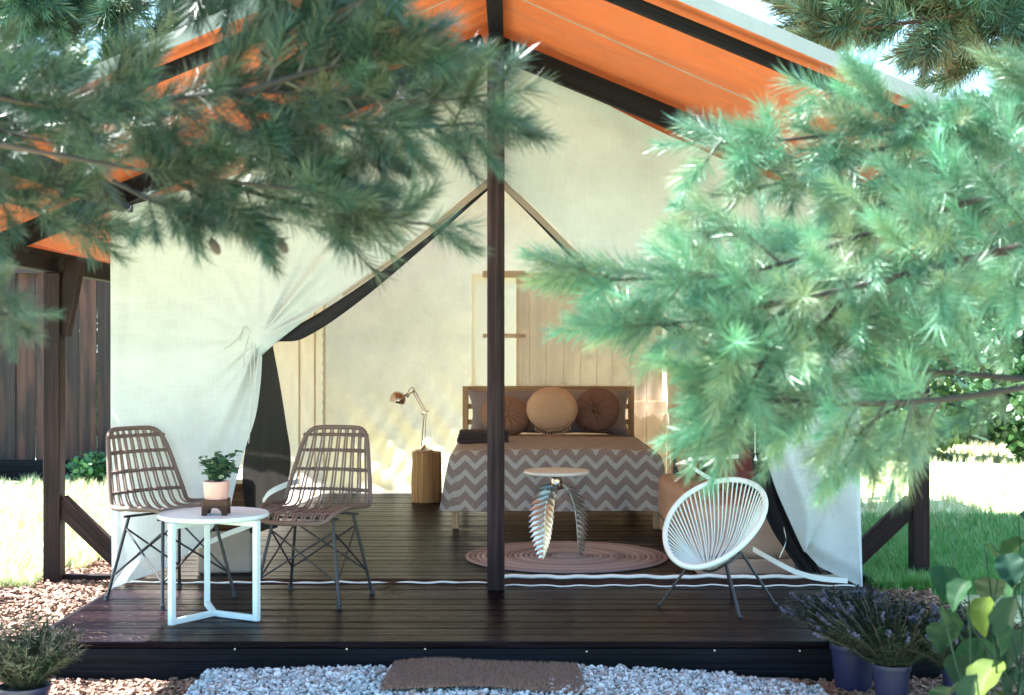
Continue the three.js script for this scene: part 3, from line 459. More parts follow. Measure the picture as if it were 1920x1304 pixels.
// ---------------------------------------------------------------- log stool with desk lamp
{
  const p = G(800, 941), s = thing('log_stool', 'peeled log section standing as bedside table left of the bed', 'stool', [p.x, 0, p.z]);
  const n = 40, side = sheet(n, 8, (u, v) => { const a = u * 6.28318, R = .117 + .004 * Math.sin(a * 5) + .003 * Math.sin(a * 11 + v * 2) + .003 * Math.sin(v * 5); const q = V(Math.cos(a) * R, v * .405, Math.sin(a) * R); q.uv = [v * .4, u * .75]; return q; });
  part('trunk', side, M.log, s);
  const ringT = tex(256, 256, (u, v) => { const x = u - .5, y = v - .5, r = Math.hypot(x, y) + .02 * fb(u, v, 4, 4, 3), k = .5 + .5 * Math.sin(r * 150); return [.70 + .12 * k, .52 + .10 * k, .34 + .08 * k]; }, true);
  const cap = new THREE.CircleGeometry(.117, 40); cap.rotateX(-Math.PI / 2); cap.translate(0, .405, 0); part('sawn_top', cap, std([.8, .8, .8], .8, { map: ringT }), s);
  const l = thing('desk_lamp', 'copper and chrome articulated desk lamp on the log stool', 'lamp', [p.x - .02, .406, p.z]);
  const L = (x, y, z = 0) => P(x, y, -p.z).sub(V(p.x - .02, .406, p.z)).add(V(0, 0, z));
  part('base', lathe([[0, 0], [.075, 0], [.078, .006], [.072, .014], [.03, .024], [.016, .036], [.012, .05], [0, .05]], 36), M.chrome, l);
  part('lower_arm', merge([rod(L(790, 838, .012), L(795, 776, .012), .0055), rod(L(790, 838, -.012), L(795, 776, -.012), .0055), rod(L(796, 836), L(799, 776), .0036)]), M.chrome, l);
  part('joint', merge([new THREE.CylinderGeometry(.014, .014, .034, 14).rotateX(Math.PI / 2).translate(...L(796, 774).toArray()), rod(L(790, 778), L(803, 771), .005)]), M.chrome, l);
  part('upper_arm', merge([rod(L(795, 774, .01), L(775, 737, .01), .0055), rod(L(798, 771, -.01), L(779, 736, -.01), .0055)]), M.chrome, l);
  part('elbow', new THREE.SphereGeometry(.013, 14, 10).translate(...L(776, 734).toArray()), M.chrome, l);
  part('head_arm', merge([rod(L(776, 734), L(762, 742), .006), new THREE.CylinderGeometry(.012, .012, .04, 12).rotateZ(.9).translate(...L(763, 742).toArray())]), M.chrome, l);
  part('cable', tube([L(778, 734), L(774, 727), L(768, 730), L(762, 744)], .003, 5, 16), M.black, l);
  const hd = lathe([[.005, .062], [.03, .058], [.052, .042], [.064, .015], [.066, -.012], [.062, -.03], [.058, -.03], [.06, -.01], [.05, .03], [.02, .05]], 32); hd.rotateZ(-.25); hd.translate(...L(746, 749).toArray()); part('shade', hd, M.chrome, l);
  part('switch', rod(L(752, 754), L(752, 764), .003, 5), M.chrome, l);
}

// ---------------------------------------------------------------- round rug and fern table
{
  const c = V(.325, 0, -8.2), rug = thing('round_rug', 'round braided mauve rug on the floor before the bed', 'rug', [c.x, .001, c.z]);
  const ms = [[.36, .28, .28], [.46, .38, .375], [.30, .23, .235], [.40, .32, .32]].map((k) => std(k, .95, { map: clothT, bumpMap: weaveB, bumpScale: .003 }));
  const N = 19; for (let i = 0; i < N; i++) { const R = .016 + i * .0318, pts = Array.from({ length: 40 }, (_, k) => V(Math.cos(k / 40 * 6.2832) * R, .008, Math.sin(k / 40 * 6.2832) * R)); part('braid', tube(pts, (q) => .0148 + .0016 * Math.sin(q * R * 900), 6, 40 + i * 12, true).scale(1, .55, 1), ms[[0, 1, 3, 2, 0, 3, 1][i % 7]], rug); }
  const t = thing('fern_table', 'small round table with pale stone top on silver fern-leaf legs', 'table', [P(1044, 0, 8.15).x, .012, -8.15]);
  part('tabletop', lathe([[0, .488], [.185, .488], [.193, .493], [.195, .503], [.192, .511], [0, .512]], 56), M.marble, t);
  part('collar', lathe([[0, .40], [.042, .40], [.034, .43], [.030, .46], [.038, .482], [.042, .488], [0, .488]], 28), M.chrome, t);
  const leafShape = (L, w) => { const f = (u, v) => { const b = Math.sin(Math.PI * Math.pow(v, .75)) * (1 - .25 * v), x = (u - .5) * 2; return V(x * w * b, .018 * v * v - .22 * w * Math.abs(x) * b * -1, v * L); }; return sheet(4, 8, f); };
  for (const az of [2.2, -.36, 4.2]) {                     // three fern fronds bending out to the floor
    const out = V(Math.cos(az), 0, Math.sin(az)), side = V(-out.z, 0, out.x), cv = curve([[.0, .44], [.055, .41], [.10, .33], [.125, .22], [.135, .10], [.145, .0]].map(([r, y]) => out.clone().multiplyScalar(r).setY(y)));
    const fr = part('frond_leg', tube(Array.from({ length: 14 }, (_, i) => cv.getPointAt(i / 13)), (q) => lerp(.007, .003, q), 7, 40), M.silver, t);
    for (let i = 0; i < 15; i++) for (const k of [-1, 1]) {
      const s = .04 + i / 14 * .92, p = cv.getPointAt(s), tg = cv.getTangentAt(s), Ln = .115 * Math.sin(Math.PI * clamp(.28 + s * .68)) + .008, dir = side.clone().multiplyScalar(k * .80).addScaledVector(tg, .62).addScaledVector(out, .18).normalize();
      const up = side.clone().multiplyScalar(k).cross(tg).multiplyScalar(k).normalize(), xx = up.clone().cross(dir).normalize(), yy = dir.clone().cross(xx), g = leafShape(Ln, .021 * (.5 + Ln * 6));
      const m = part('leaflet', g, M.silver, fr); m.applyMatrix4(new THREE.Matrix4().makeBasis(xx, yy, dir).setPosition(p));
    }
  }
}

// ---------------------------------------------------------------- sofa, its cushions and the small cabinet
{
  const s = thing('daybed', 'peach upholstered daybed along the right wall inside the tent', 'sofa');
  const seat = new RoundedBoxGeometry(.56, .30, 1.95, 4, .06); seat.translate(1.28, .235, -8.5); part('seat', seat, M.sofa, s);
  const bs = new RoundedBoxGeometry(.54, .085, 1.9, 2, .01); bs.translate(1.285, .045, -8.5); part('base', bs, M.sofa, s);
  const back = new RoundedBoxGeometry(.12, .42, 1.9, 3, .04); back.rotateZ(-.12); back.translate(1.52, .55, -8.55); part('backrest', back, M.darkCloth, s);
  const end = new RoundedBoxGeometry(.40, .34, .13, 3, .045); end.rotateX(.08); end.translate(1.30, .50, -9.36); part('end_bolster', end, M.darkCloth, s);
  const c1 = thing('sofa_cushion', 'ochre brown cushion on the far end of the daybed', 'cushion', P(1292, 868, 9.0).toArray()); c1.rotation.set(-.2, .7, 0); part('cover', cushionGeo(.105, .10, .05, .2), M.ochre, c1);
  const c2 = thing('sofa_cushion', 'dark red cushion on the daybed behind the white cord chair', 'cushion', P(1385, 880, 8.1).toArray()); c2.rotation.set(-.3, -.2, .1); part('cover', pillowGeo(.34, .24, .12), M.red, c2);
  const b = thing('cabinet', 'brown lacquered cabinet with rounded top half hidden behind the left curtain', 'cabinet', [P(425, 0, 7.75).x, 0, -7.75], .12);
  const body = new RoundedBoxGeometry(.30, .24, .34, 3, .02); body.translate(0, .121, 0); part('body', body, std([.40, .35, .31], .9, { map: clothT }), b);
  const lid = new RoundedBoxGeometry(.304, .28, .344, 5, .05); lid.translate(0, .355, 0); part('lid', woodUV(lid, 0), M.lacquer, b);
}
// doormat on the gravel
{
  const a = [[737, 1251], [1082, 1240]], g = sheet(60, 24, (u, v) => { const x = lerp(-.505, .288, u) + (v - .5) * (u - .5) * .05, d = lerp(5.80, 5.40, v); return V(x, moundY(x, d) + lerp(.028, .016, v) + .010 * Math.sin(u * 4 + .6) + .004 * Math.sin(u * 9 + v * 3), -d - .02 * Math.sin(u * 5) + (u - .5) * -.05); }, .8, .4);
  const p = g.attributes.position, r = RNG(8), mats = [], cols = [];
  const m = thing('doormat', 'brown coir doormat lying on the gravel before the deck', 'mat');
  part('backing', g, M.mat, m);
  const tri = new THREE.ConeGeometry(.0022, .016, 3, 1, true);
  for (let i = 0; i < 14000; i++) { const u = r() * 60, v = r() * 24, q = Math.floor(v) * 61 + Math.floor(u), fx = u % 1, fy = v % 1, k = (c) => lerp(lerp(c(q), c(Math.min(q + 1, p.count - 1)), fx), lerp(c(Math.min(q + 61, p.count - 1)), c(Math.min(q + 62, p.count - 1)), fx), fy); mats.push(mat4(V(k((n) => p.getX(n)), k((n) => p.getY(n)) + .004, k((n) => p.getZ(n))), .7 + r() * .5, r() * 6, (r() - .5) * 1.2, (r() - .5) * 1.2)); const b = .6 + r() * .8; cols.push(rgb(.23 * b, .135 * b, .10 * b)); }
  copies('coir_fibre', tri, std([1, 1, 1], .95), mats, cols, m);
}

// ---------------------------------------------------------------- fence
{
  const f = thing('wooden_fence', 'weathered dark brown board fence at the left behind the tent', 'fence'), d = 13.4, r = RNG(51), top = 2.0, bot = .12;
  const vs = [0, 1, 2, 3, 4].map((k) => box(.205, top - bot, .022, .003, 1));
  for (let i = 0, x = -7.2; x < -.4; i++) { const m = part('board', vs[i % 5], M.fence[Math.floor(r() * 4)], f); const w = .75 + r() * .38; m.scale.x = w; x += .205 * w + .006 + r() * .003; m.position.set(x - .205 * w / 2, (top + bot) / 2 - .01 * r(), -d + r() * .012); m.rotation.z = (r() - .5) * .004; }
  const c = box(6.9, .15, .05, .005, 0); c.translate(-3.8, 2.045, -d + .06); part('top_rail', c, M.fenceRail, f);
  const c2 = box(6.9, .035, .12, .005, 0); c2.translate(-3.8, 2.145, -d + .02); part('cap', c2, M.fenceRail, f);
  const b = box(6.9, .20, .045, .005, 0); b.translate(-3.8, .055, -d + .05); part('base_board', b, M.fascia, f);
  for (let x = -7; x < -.3; x += 2.2) { const p = box(.09, 2.2, .09, .005, 1); p.translate(x, 1.0, -d - .07); part('fence_post', p, M.fenceRail, f); }
}

// ---------------------------------------------------------------- pines
function shootGeo(rng, n, L, nl, w) {                       // a twig tip along +y set with needles
  const pos = [], nor = [];
  for (let k = 0; k < n; k++) {
    const s = Math.pow((k + rng() * .8) / n, .9), a = k * 2.399 + rng() * .7, sp = lerp(1.15, .35, s) + (rng() - .5) * .35, l = nl * (.75 + rng() * .45), y = s * L;
    const dir = V(Math.cos(a) * Math.sin(sp), Math.cos(sp), Math.sin(a) * Math.sin(sp)), sd = dir.clone().cross(V(rng() - .5, rng() - .5, rng() - .5)).normalize().multiplyScalar(w), q = sd.clone().cross(dir).normalize();
    const b = V(0, y, 0), m = b.clone().addScaledVector(dir, l * .55), e = b.clone().addScaledVector(dir, l).add(V(0, -.08 * l, 0));
    for (const p of [b.clone().sub(sd), b.clone().add(sd), m.clone().add(sd), b.clone().sub(sd), m.clone().add(sd), m.clone().sub(sd), m.clone().sub(sd), m.clone().add(sd), e]) pos.push(p.x, p.y, p.z), nor.push(q.x, q.y, q.z);
  }
  const g = new THREE.BufferGeometry(); g.setAttribute('position', new THREE.Float32BufferAttribute(pos, 3)); g.setAttribute('normal', new THREE.Float32BufferAttribute(nor, 3)); return g;
}
const SHOOTS = [shootGeo(RNG(1), 130, .10, .060, .00062), shootGeo(RNG(2), 110, .075, .066, .00062), shootGeo(RNG(3), 150, .13, .052, .00062)];
const FARSHOOTS = [shootGeo(RNG(4), 100, .10, .060, .0012), shootGeo(RNG(5), 84, .075, .066, .0012), shootGeo(RNG(6), 120, .13, .052, .0012)];
const UP = V(0, 1, 0);
// limbs: lists of [px, py, depth]; opt: twig length, spacing and where the foliage begins
function pineTree(name, label, trunk, limbs, seed, tint, opt = {}) {
  const t = thing(name, label, 'tree'), r = RNG(seed), sh = [[], [], []], col = [[], [], []], twigs = [], cones = [];
  if (trunk) part('trunk', tube(trunk.map((p) => V(...p)), (q) => lerp(opt.trunkR ?? .12, .03, q), 12, 24), M.bark, t);
  const addShoot = (p, dir, size) => { const k = Math.floor(r() * 3), q = new THREE.Quaternion().setFromUnitVectors(UP, dir.clone().normalize()); sh[k].push(new THREE.Matrix4().compose(p, q.multiply(new THREE.Quaternion().setFromAxisAngle(UP, r() * 6)), V(1, 1, 1).multiplyScalar(size * (.8 + r() * .45)))); col[k].push(tint(r, p)); };
  for (const { pts, r0 = .012, twig = .26, every = .034, from = .15, droop = .04, dens = 1, size = 1, bare } of limbs) {
    const c = curve(pts.map(([x, y, d]) => P(x, y, d))), L = c.getLength();
    part('branch', tube(Array.from({ length: 16 }, (_, i) => c.getPointAt(i / 15)), (q) => lerp(r0, .003, q), 7, 40), M.bark, t);
    if (bare) continue;
    const n = Math.max(3, Math.floor(L * (1 - from) / every));
    for (let i = 0; i <= n; i++) {
      const s = lerp(from, 1, i / n), p = c.getPointAt(s), tg = c.getTangentAt(s), k = i % 2 ? 1 : -1;
      const side = V(r() - .5, (r() - .5) * .8, r() - .5).cross(tg).normalize(), flat = tg.clone().cross(V(0, .25, 1)).normalize().multiplyScalar(k);
      const dir = tg.clone().multiplyScalar(.75).addScaledVector(flat, .55).addScaledVector(side, .5).add(V(0, .12, 0)).normalize(), tl = twig * (.35 + r() * .6) * lerp(1, .55, s);
      const e = p.clone().addScaledVector(dir, tl).add(V(0, -droop * tl, 0)), cv = new THREE.QuadraticBezierCurve3(p, p.clone().addScaledVector(dir, tl * .55), e);
      if (r() > .12) { twigs.push(tube([0, .5, 1].map((q) => cv.getPoint(q)), (q) => lerp(.0042, .0016, q), 4, 4));
        const m = Math.max(2, Math.round(tl / .026 * dens));
        for (let q = 0; q < m; q++) { const f = lerp(.35, 1, (q + r() * .5) / m), d2 = cv.getTangent(f).multiplyScalar(1).add(V(r() - .5, r() - .35, r() - .5).multiplyScalar(q === m - 1 ? .3 : 1.5)); addShoot(cv.getPoint(f), d2, size); }
        addShoot(e, cv.getTangent(1), size * 1.05); if (r() < .02) cones.push(e.clone()); }
      if (s > .5 && r() < .5) addShoot(p, tg.clone().add(side), size);
    }
    addShoot(c.getPointAt(1), c.getTangentAt(1), size * 1.15);
  }
  const tw = part('twigs', merge(twigs), M.twig, t); tw.userData.kind = 'stuff';
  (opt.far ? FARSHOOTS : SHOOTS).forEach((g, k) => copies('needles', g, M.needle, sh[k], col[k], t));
  for (const p of (opt.cones ?? []).map((q) => P(...q))) part('cone', lathe([[0, -.022], [.007, -.018], [.011, -.004], [.009, .012], [.003, .02], [0, .021]], 10).rotateZ(.5).translate(p.x, p.y, p.z), M.dryTwig, t);
  return sh.reduce((a, b) => a + b.length, 0);
}
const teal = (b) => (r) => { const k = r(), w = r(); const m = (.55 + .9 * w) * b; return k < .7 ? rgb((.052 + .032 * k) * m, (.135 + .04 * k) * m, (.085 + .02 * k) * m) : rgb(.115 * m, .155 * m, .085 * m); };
let N1 = pineTree('pine_tree', 'blue-green pine, shade painted into its dark needles, with branches reaching in from the left before the tent', [[-2.3, -.2, -3.2], [-2.3, 1.5, -3.25], [-2.25, 3.2, -3.2], [-2.3, 5.5, -3.2]], [
  { pts: [[150, -420, 3.2], [330, -190, 3.2], [450, -60, 3.15], [560, 20, 3.1], [640, 55, 3.1]], r0: .012, twig: .15, from: .35 },
  { pts: [[300, -200, 3.1], [480, -110, 3.1], [600, -50, 3.1], [690, -10, 3.0]], r0: .008, twig: .13, from: .2 },
  { pts: [[-700, 60, 3.2], [-200, 140, 3.2], [150, 205, 3.1], [450, 172, 3.05], [680, 185, 3.0], [820, 190, 3.0], [915, 178, 3.0]], r0: .009, twig: .15, from: .36 },
  { pts: [[420, 172, 3.1], [600, 222, 3.1], [740, 240, 3.1], [830, 236, 3.05], [880, 232, 3.0]], r0: .010, twig: .11, every: .045, from: .1 },
  { pts: [[470, 170, 3.0], [600, 130, 3.0], [700, 112, 3.0], [775, 108, 3.0]], r0: .008, twig: .11, from: .1 },
  { pts: [[500, 150, 3.1], [560, 100, 3.1], [640, 60, 3.1]], r0: .006, twig: .10, from: .1 },
  { pts: [[-700, 200, 3.1], [-200, 240, 3.1], [100, 290, 3.1], [300, 325, 3.1], [470, 345, 3.05], [590, 365, 3.0], [655, 388, 3.0]], r0: .009, twig: .11, from: .66 },
  { pts: [[420, 339, 3.1], [500, 369, 3.1], [570, 384, 3.1], [630, 389, 3.05]], r0: .007, twig: .09, from: .05 },
  { pts: [[560, 354, 3.0], [660, 389, 3.0], [740, 414, 3.0], [800, 420, 3.0]], r0: .005, twig: .05, every: .06, from: .3, dens: .6, size: .8 },
  { pts: [[300, 322, 3.1], [390, 374, 3.1], [470, 402, 3.1], [530, 414, 3.1]], r0: .006, twig: .07, from: .15, dens: .7, size: .8 },
  { pts: [[210, 339, 3.1], [300, 384, 3.1], [370, 409, 3.1], [405, 419, 3.1]], r0: .005, twig: .06, from: .2, dens: .6, size: .75 },
  { pts: [[-700, 300, 3.3], [-250, 330, 3.3], [-60, 360, 3.3], [60, 390, 3.3], [130, 410, 3.3]], r0: .008, twig: .12, from: .3 },
  { pts: [[-400, 60, 3.4], [-60, 170, 3.4], [90, 215, 3.4], [200, 232, 3.4], [280, 220, 3.4]], r0: .008, twig: .14, from: .2 },
  { pts: [[-400, 150, 3.2], [-100, 220, 3.2], [40, 255, 3.2], [140, 275, 3.2]], r0: .008, twig: .13, from: .3 },
  { pts: [[600, 222, 3.1], [660, 258, 3.1], [700, 286, 3.1]], r0: .005, twig: .05, every: .05, from: .4, size: .7 },
  { pts: [[-400, 560, 2.6], [-150, 590, 2.6], [-20, 590, 2.6], [20, 590, 2.6]], r0: .008, twig: .05, every: .05, from: .55, size: .6 },
  { pts: [[-400, 520, 2.6], [-150, 550, 2.6], [-40, 565, 2.6], [0, 560, 2.6]], r0: .006, twig: .04, every: .05, from: .6, size: .6 },
  { pts: [[-900, -620, 3.0], [-500, -560, 2.9], [-100, -540, 2.9], [300, -500, 2.9]], r0: .02, twig: .30, from: .1, dens: 1.7, every: .026 },  // unseen overhead limbs from here down, added to shade the foliage below
  { pts: [[-900, -900, 3.2], [-500, -800, 3.2], [-100, -740, 3.2], [300, -700, 3.2]], r0: .02, twig: .34, from: .1, dens: 1.7, every: .026 },
  { pts: [[-900, -420, 3.6], [-500, -400, 3.6], [-150, -400, 3.7], [200, -420, 3.8]], r0: .02, twig: .28, from: .1, dens: 1.7, every: .026 },
  { pts: [[-600, -800, 4.4], [-200, -740, 4.5], [300, -720, 4.5], [700, -700, 4.6], [1000, -660, 4.6]], r0: .03, twig: .42, from: .1 },  // unseen limb added to keep sun off the broad-leaved shrub
  { pts: [[-900, -700, 3.8], [-400, -600, 3.9], [0, -580, 4.0], [350, -550, 4.0]], r0: .02, twig: .34, from: .1, dens: 1.7, every: .026 },
], 101, teal(.55), { cones: [[402, 462, 3.1], [529, 460, 3.1], [700, 298, 3.1]] });  // needles tinted dark to carry the shade on this tree
let N2 = pineTree('pine_tree', 'green pine, sunlight painted into its pale needles, with dense branches filling the right side', [[2.3, -.2, -3.6], [2.25, 1.5, -3.6], [2.2, 3, -3.6], [2.2, 5, -3.6]], [
  { pts: [[2500, -180, 3.6], [2150, 110, 3.5], [1900, 210, 3.5], [1700, 240, 3.4], [1550, 255, 3.35], [1440, 265, 3.3], [1350, 268, 3.3]], r0: .012, twig: .16, from: .2, every: .052 },
  { pts: [[2500, 60, 3.6], [2100, 180, 3.6], [1850, 230, 3.5], [1650, 280, 3.4], [1500, 330, 3.4], [1390, 370, 3.3], [1320, 420, 3.3]], r0: .012, twig: .19, from: .2, every: .052 },
  { pts: [[1720, 240, 3.4], [1640, 205, 3.4], [1585, 185, 3.4], [1555, 175, 3.4]], r0: .007, twig: .08, from: .1 },
  { pts: [[2500, 240, 3.4], [2100, 310, 3.4], [1850, 370, 3.3], [1650, 430, 3.2], [1450, 500, 3.1], [1330, 520, 3.0], [1230, 522, 3.0], [1150, 525, 3.0]], r0: .012, twig: .18, from: .15, every: .052 },
  { pts: [[2500, 400, 3.3], [2100, 430, 3.3], [1800, 490, 3.2], [1600, 540, 3.1], [1430, 575, 3.0], [1320, 600, 3.0], [1230, 610, 3.0]], r0: .018, twig: .20, from: .2, every: .052 },
  { pts: [[1500, 560, 3.1], [1380, 660, 3.05], [1385, 675, 3.0], [1355, 705, 3.0], [1335, 722, 3.0]], r0: .008, twig: .10, from: .1 },
  { pts: [[1480, 620, 3.1], [1425, 690, 3.0], [1405, 730, 3.0], [1385, 770, 3.0]], r0: .007, twig: .10, from: .1 },
  { pts: [[1600, 540, 3.2], [1520, 640, 3.2], [1470, 710, 3.2], [1440, 740, 3.2], [1420, 765, 3.2]], r0: .008, twig: .12, from: .05, every: .055 },
  { pts: [[1750, 490, 3.3], [1650, 580, 3.3], [1580, 640, 3.3], [1500, 700, 3.3]], r0: .01, twig: .2, from: .05, every: .055 },
  { pts: [[2300, 690, 3.3], [1960, 712, 3.2], [1800, 700, 3.2], [1700, 690, 3.2], [1600, 650, 3.2]], r0: .016, twig: .13, from: .62 },
  { pts: [[2300, 660, 3.2], [1960, 720, 3.1], [1780, 748, 3.1], [1600, 758, 3.05], [1450, 752, 3.0], [1400, 762, 3.0], [1370, 780, 3.0]], r0: .012, twig: .13, from: .58, droop: .4 },
  { pts: [[1700, 756, 3.1], [1645, 785, 3.1], [1612, 815, 3.1], [1600, 840, 3.1]], r0: .005, twig: .09, from: .4, dens: .6, size: .8, every: .07 },
  { pts: [[1900, 300, 3.7], [1780, 380, 3.7], [1680, 420, 3.6], [1560, 440, 3.6]], r0: .012, twig: .18, from: .05, every: .055 },
  { pts: [[2100, 250, 3.9], [1950, 350, 3.9], [1860, 450, 3.9], [1800, 520, 3.9]], r0: .012, twig: .18, from: .05, every: .055 },
  { pts: [[2150, 450, 3.9], [2000, 520, 3.9], [1900, 580, 3.8], [1780, 610, 3.8]], r0: .012, twig: .18, from: .05, every: .055 },
  { pts: [[2050, 200, 3.9], [1950, 230, 3.9], [1850, 280, 3.9], [1740, 330, 3.8]], r0: .012, twig: .2, from: .05, every: .055 },
  { pts: [[1700, 690, 3.3], [1690, 745, 3.3], [1668, 800, 3.3]], r0: .004, twig: .07, from: .3, dens: .6, size: .8, every: .08 },
], 202, (r) => teal(2.0)(r).lerp(rgb(.23, .28, .2), .45 * r() * r()), { trunkR: .14 });  // needles tinted paler to stand in for sun on this tree
let N3 = pineTree('pine_tree', 'tall dark pine whose lower boughs hang into the top right corner', [[4.6, -.1, -8.2], [4.5, 2.5, -8.2], [4.5, 6, -8.2]], [
  { pts: [[2400, -250, 8], [2150, -120, 7.6], [1950, -20, 7.3], [1780, 30, 7.0], [1640, 50, 6.9], [1560, 60, 6.8]], r0: .05, twig: .5, every: .07, from: .1, size: 1.9, dens: 1.2 },
  { pts: [[2350, -350, 8], [2050, -200, 7.6], [1850, -110, 7.3], [1700, -60, 7.1], [1560, -20, 7.0]], r0: .05, twig: .6, every: .08, from: .1, size: 1.9, dens: 1.2 },
  { pts: [[2300, -100, 8], [2100, 20, 7.8], [1960, 90, 7.6], [1850, 110, 7.5], [1780, 100, 7.5]], r0: .05, twig: .5, every: .08, from: .1, size: 1.9, dens: 1.2 },
], 303, teal(1.3), { trunkR: .2, far: true });
let N4 = pineTree('pine_tree', 'sparse dark pine against the bright sky at the top left corner', [[-11.4, -.1, -19.5], [-11.4, 3, -19.5], [-11.2, 11, -19.5]], [
  { pts: [[-500, -100, 19.3], [-150, 40, 18.88], [60, 110, 18.45], [220, 150, 18.02], [300, 160, 18.02]], r0: .05, twig: 1.1, every: .22, from: .2, size: 4.1, dens: .6 },
  { pts: [[-500, -250, 19.3], [-100, -60, 18.88], [120, 10, 18.02], [300, 40, 17.59], [470, 70, 17.16]], r0: .05, twig: 1.15, every: .22, from: .2, size: 4.1, dens: .6 },
  { pts: [[-400, -350, 18.23], [0, -130, 17.59], [250, -60, 17.16], [450, -20, 16.73], [600, -10, 16.3]], r0: .05, twig: 1.3, every: .2, from: .2, size: 4.1, dens: .7 },
  { pts: [[-600, 150, 20.16], [-200, 210, 20.16], [0, 250, 20.16], [150, 240, 19.73]], r0: .05, twig: 1.3, every: .2, from: .2, size: 4.1, dens: .8 },
  { pts: [[-600, 300, 21.45], [-200, 360, 21.45], [0, 400, 21.45], [150, 420, 21.02]], r0: .05, twig: 1.3, every: .18, from: .2, size: 4.2, dens: .9 },
], 404, teal(.9), { trunkR: .2, far: true });

// ---------------------------------------------------------------- leafy trees and bushes behind
const LEAFG = (() => { const r = RNG(61), l = []; for (let i = 0; i < 16; i++) { const g = sheet(1, 3, (u, v) => V((u - .5) * .055 * Math.sin(Math.PI * (v * .86 + .07)), .008 * Math.sin(v * 3), v * .085)); g.applyMatrix4(mat4(V((r() - .5) * .22, (r() - .5) * .22, (r() - .5) * .22), .7 + r() * .6, r() * 6.28, r() * 2 - 1, r() * 2 - 1)); l.push(g); } return merge(l); })();
function leafyTree(name, label, category, x, d, h, R, n, seed, col, low = .25, sz = 1, group) {
  const y = groundY(x, -d) - .02, t = thing(name, label, category, [x, y, -d], 0, group), r = RNG(seed), lobes = [], mats = [], cols = [], st = [];
  for (let i = 0; i < 11; i++) { const a = r() * 6.28, q = r(), yy = lerp(h * (low + .08), h * .9, r()), rr = R * (1 - .55 * Math.abs(yy / h - .5)) * .75 * Math.sqrt(q); lobes.push([V(Math.cos(a) * rr, yy, Math.sin(a) * rr), R * (.25 + r() * .28)]); }
  for (const [c] of lobes) st.push(tube([V(0, h * .15, 0), V(c.x * .3, c.y * .55, c.z * .3), c], (q) => lerp(R * .025, R * .006, q), 5, 8));
  part('trunk', tube([V(0, -.05, 0), V(.02 * h, h * .3, 0), V(0, h * .7, .02 * h)], (q) => lerp(R * .06, R * .02, q), 8, 12), M.bark, t);
  part('limb', merge(st), M.bark, t);
  for (let i = 0; i < n; i++) { const [c, q] = lobes[Math.floor(r() * lobes.length)], v = V(r() - .5, r() - .5, r() - .5).normalize().multiplyScalar(q * Math.pow(r(), .35)); v.y *= .8; mats.push(mat4(c.clone().add(v), sz * (.7 + r() * .7), r() * 6.28, r() * 6.28, r() * 6.28)); const b = .55 + r() * .8; cols.push(rgb(col[0] * b, col[1] * b, col[2] * b)); }
  copies('leaves', LEAFG, M.leaf, mats, cols, t); return t;
}
const GREEN = [.06, .15, .055], LIGHT = [.15, .24, .08], DEEP = [.03, .085, .045];
leafyTree('leafy_tree', 'pale sunlit leafy tree behind the fence at the upper left', 'tree', -6.3, 19, 6.0, 2.4, 1500, 1, LIGHT, .2, 2.2);
leafyTree('leafy_tree', 'dark leafy tree behind the fence at the left edge', 'tree', -9.5, 21, 5.6, 2.8, 1800, 2, DEEP, .1, 2.6);
leafyTree('leafy_tree', 'low dark leafy tree between the fence and the tent', 'tree', -4.2, 17.5, 3.0, 1.6, 1300, 3, DEEP, .1, 1.8);
leafyTree('leafy_tree', 'dense dark green tree behind the right side post', 'tree', 7.3, 19.5, 4.2, 2.3, 2400, 4, DEEP, .08, 2.1);
leafyTree('leafy_tree', 'tall green tree at the right edge of the lawn', 'tree', 9.8, 22, 7.0, 3.4, 2600, 5, GREEN, .08, 2.6);
leafyTree('leafy_tree', 'bright green tree behind the tent on the right', 'tree', 4.9, 23, 4.6, 2.4, 2000, 6, GREEN, .08, 2.4);
leafyTree('bush', 'large leafy bush on the lawn at the right edge', 'bush', 6.1, 15.2, 2.0, 1.05, 2200, 7, GREEN, .05, 1.0);
leafyTree('bush', 'light green bush on the lawn near the right side post', 'bush', 4.75, 16.5, 1.4, .8, 1300, 8, LIGHT, .05, 1.0);
leafyTree('bush', 'dark round bush far back on the right lawn', 'bush', 8.2, 17.5, 2.4, 1.4, 1800, 9, DEEP, .05, 1.3);
leafyTree('weed', 'low leafy weed growing against the fence foot beside the tent', 'plant', -3.95, 13.1, .26, .22, 120, 10, [.05, .18, .07], .05, .6);
{
  const r = RNG(71);                                         // far belt that closes the view
  let i = 0; for (let x = -34; x <= 36; x += 4.6 + r() * 1.6) { const d = 34 + r() * 10; leafyTree('distant_tree', 'distant green tree in the belt closing the view behind the tent', 'tree', x, d, 5.5 + r() * 3, 3.4, 900, 500 + i++, r() < .5 ? DEEP : GREEN, .05, 3.6, 'distant trees closing the view'); }
}

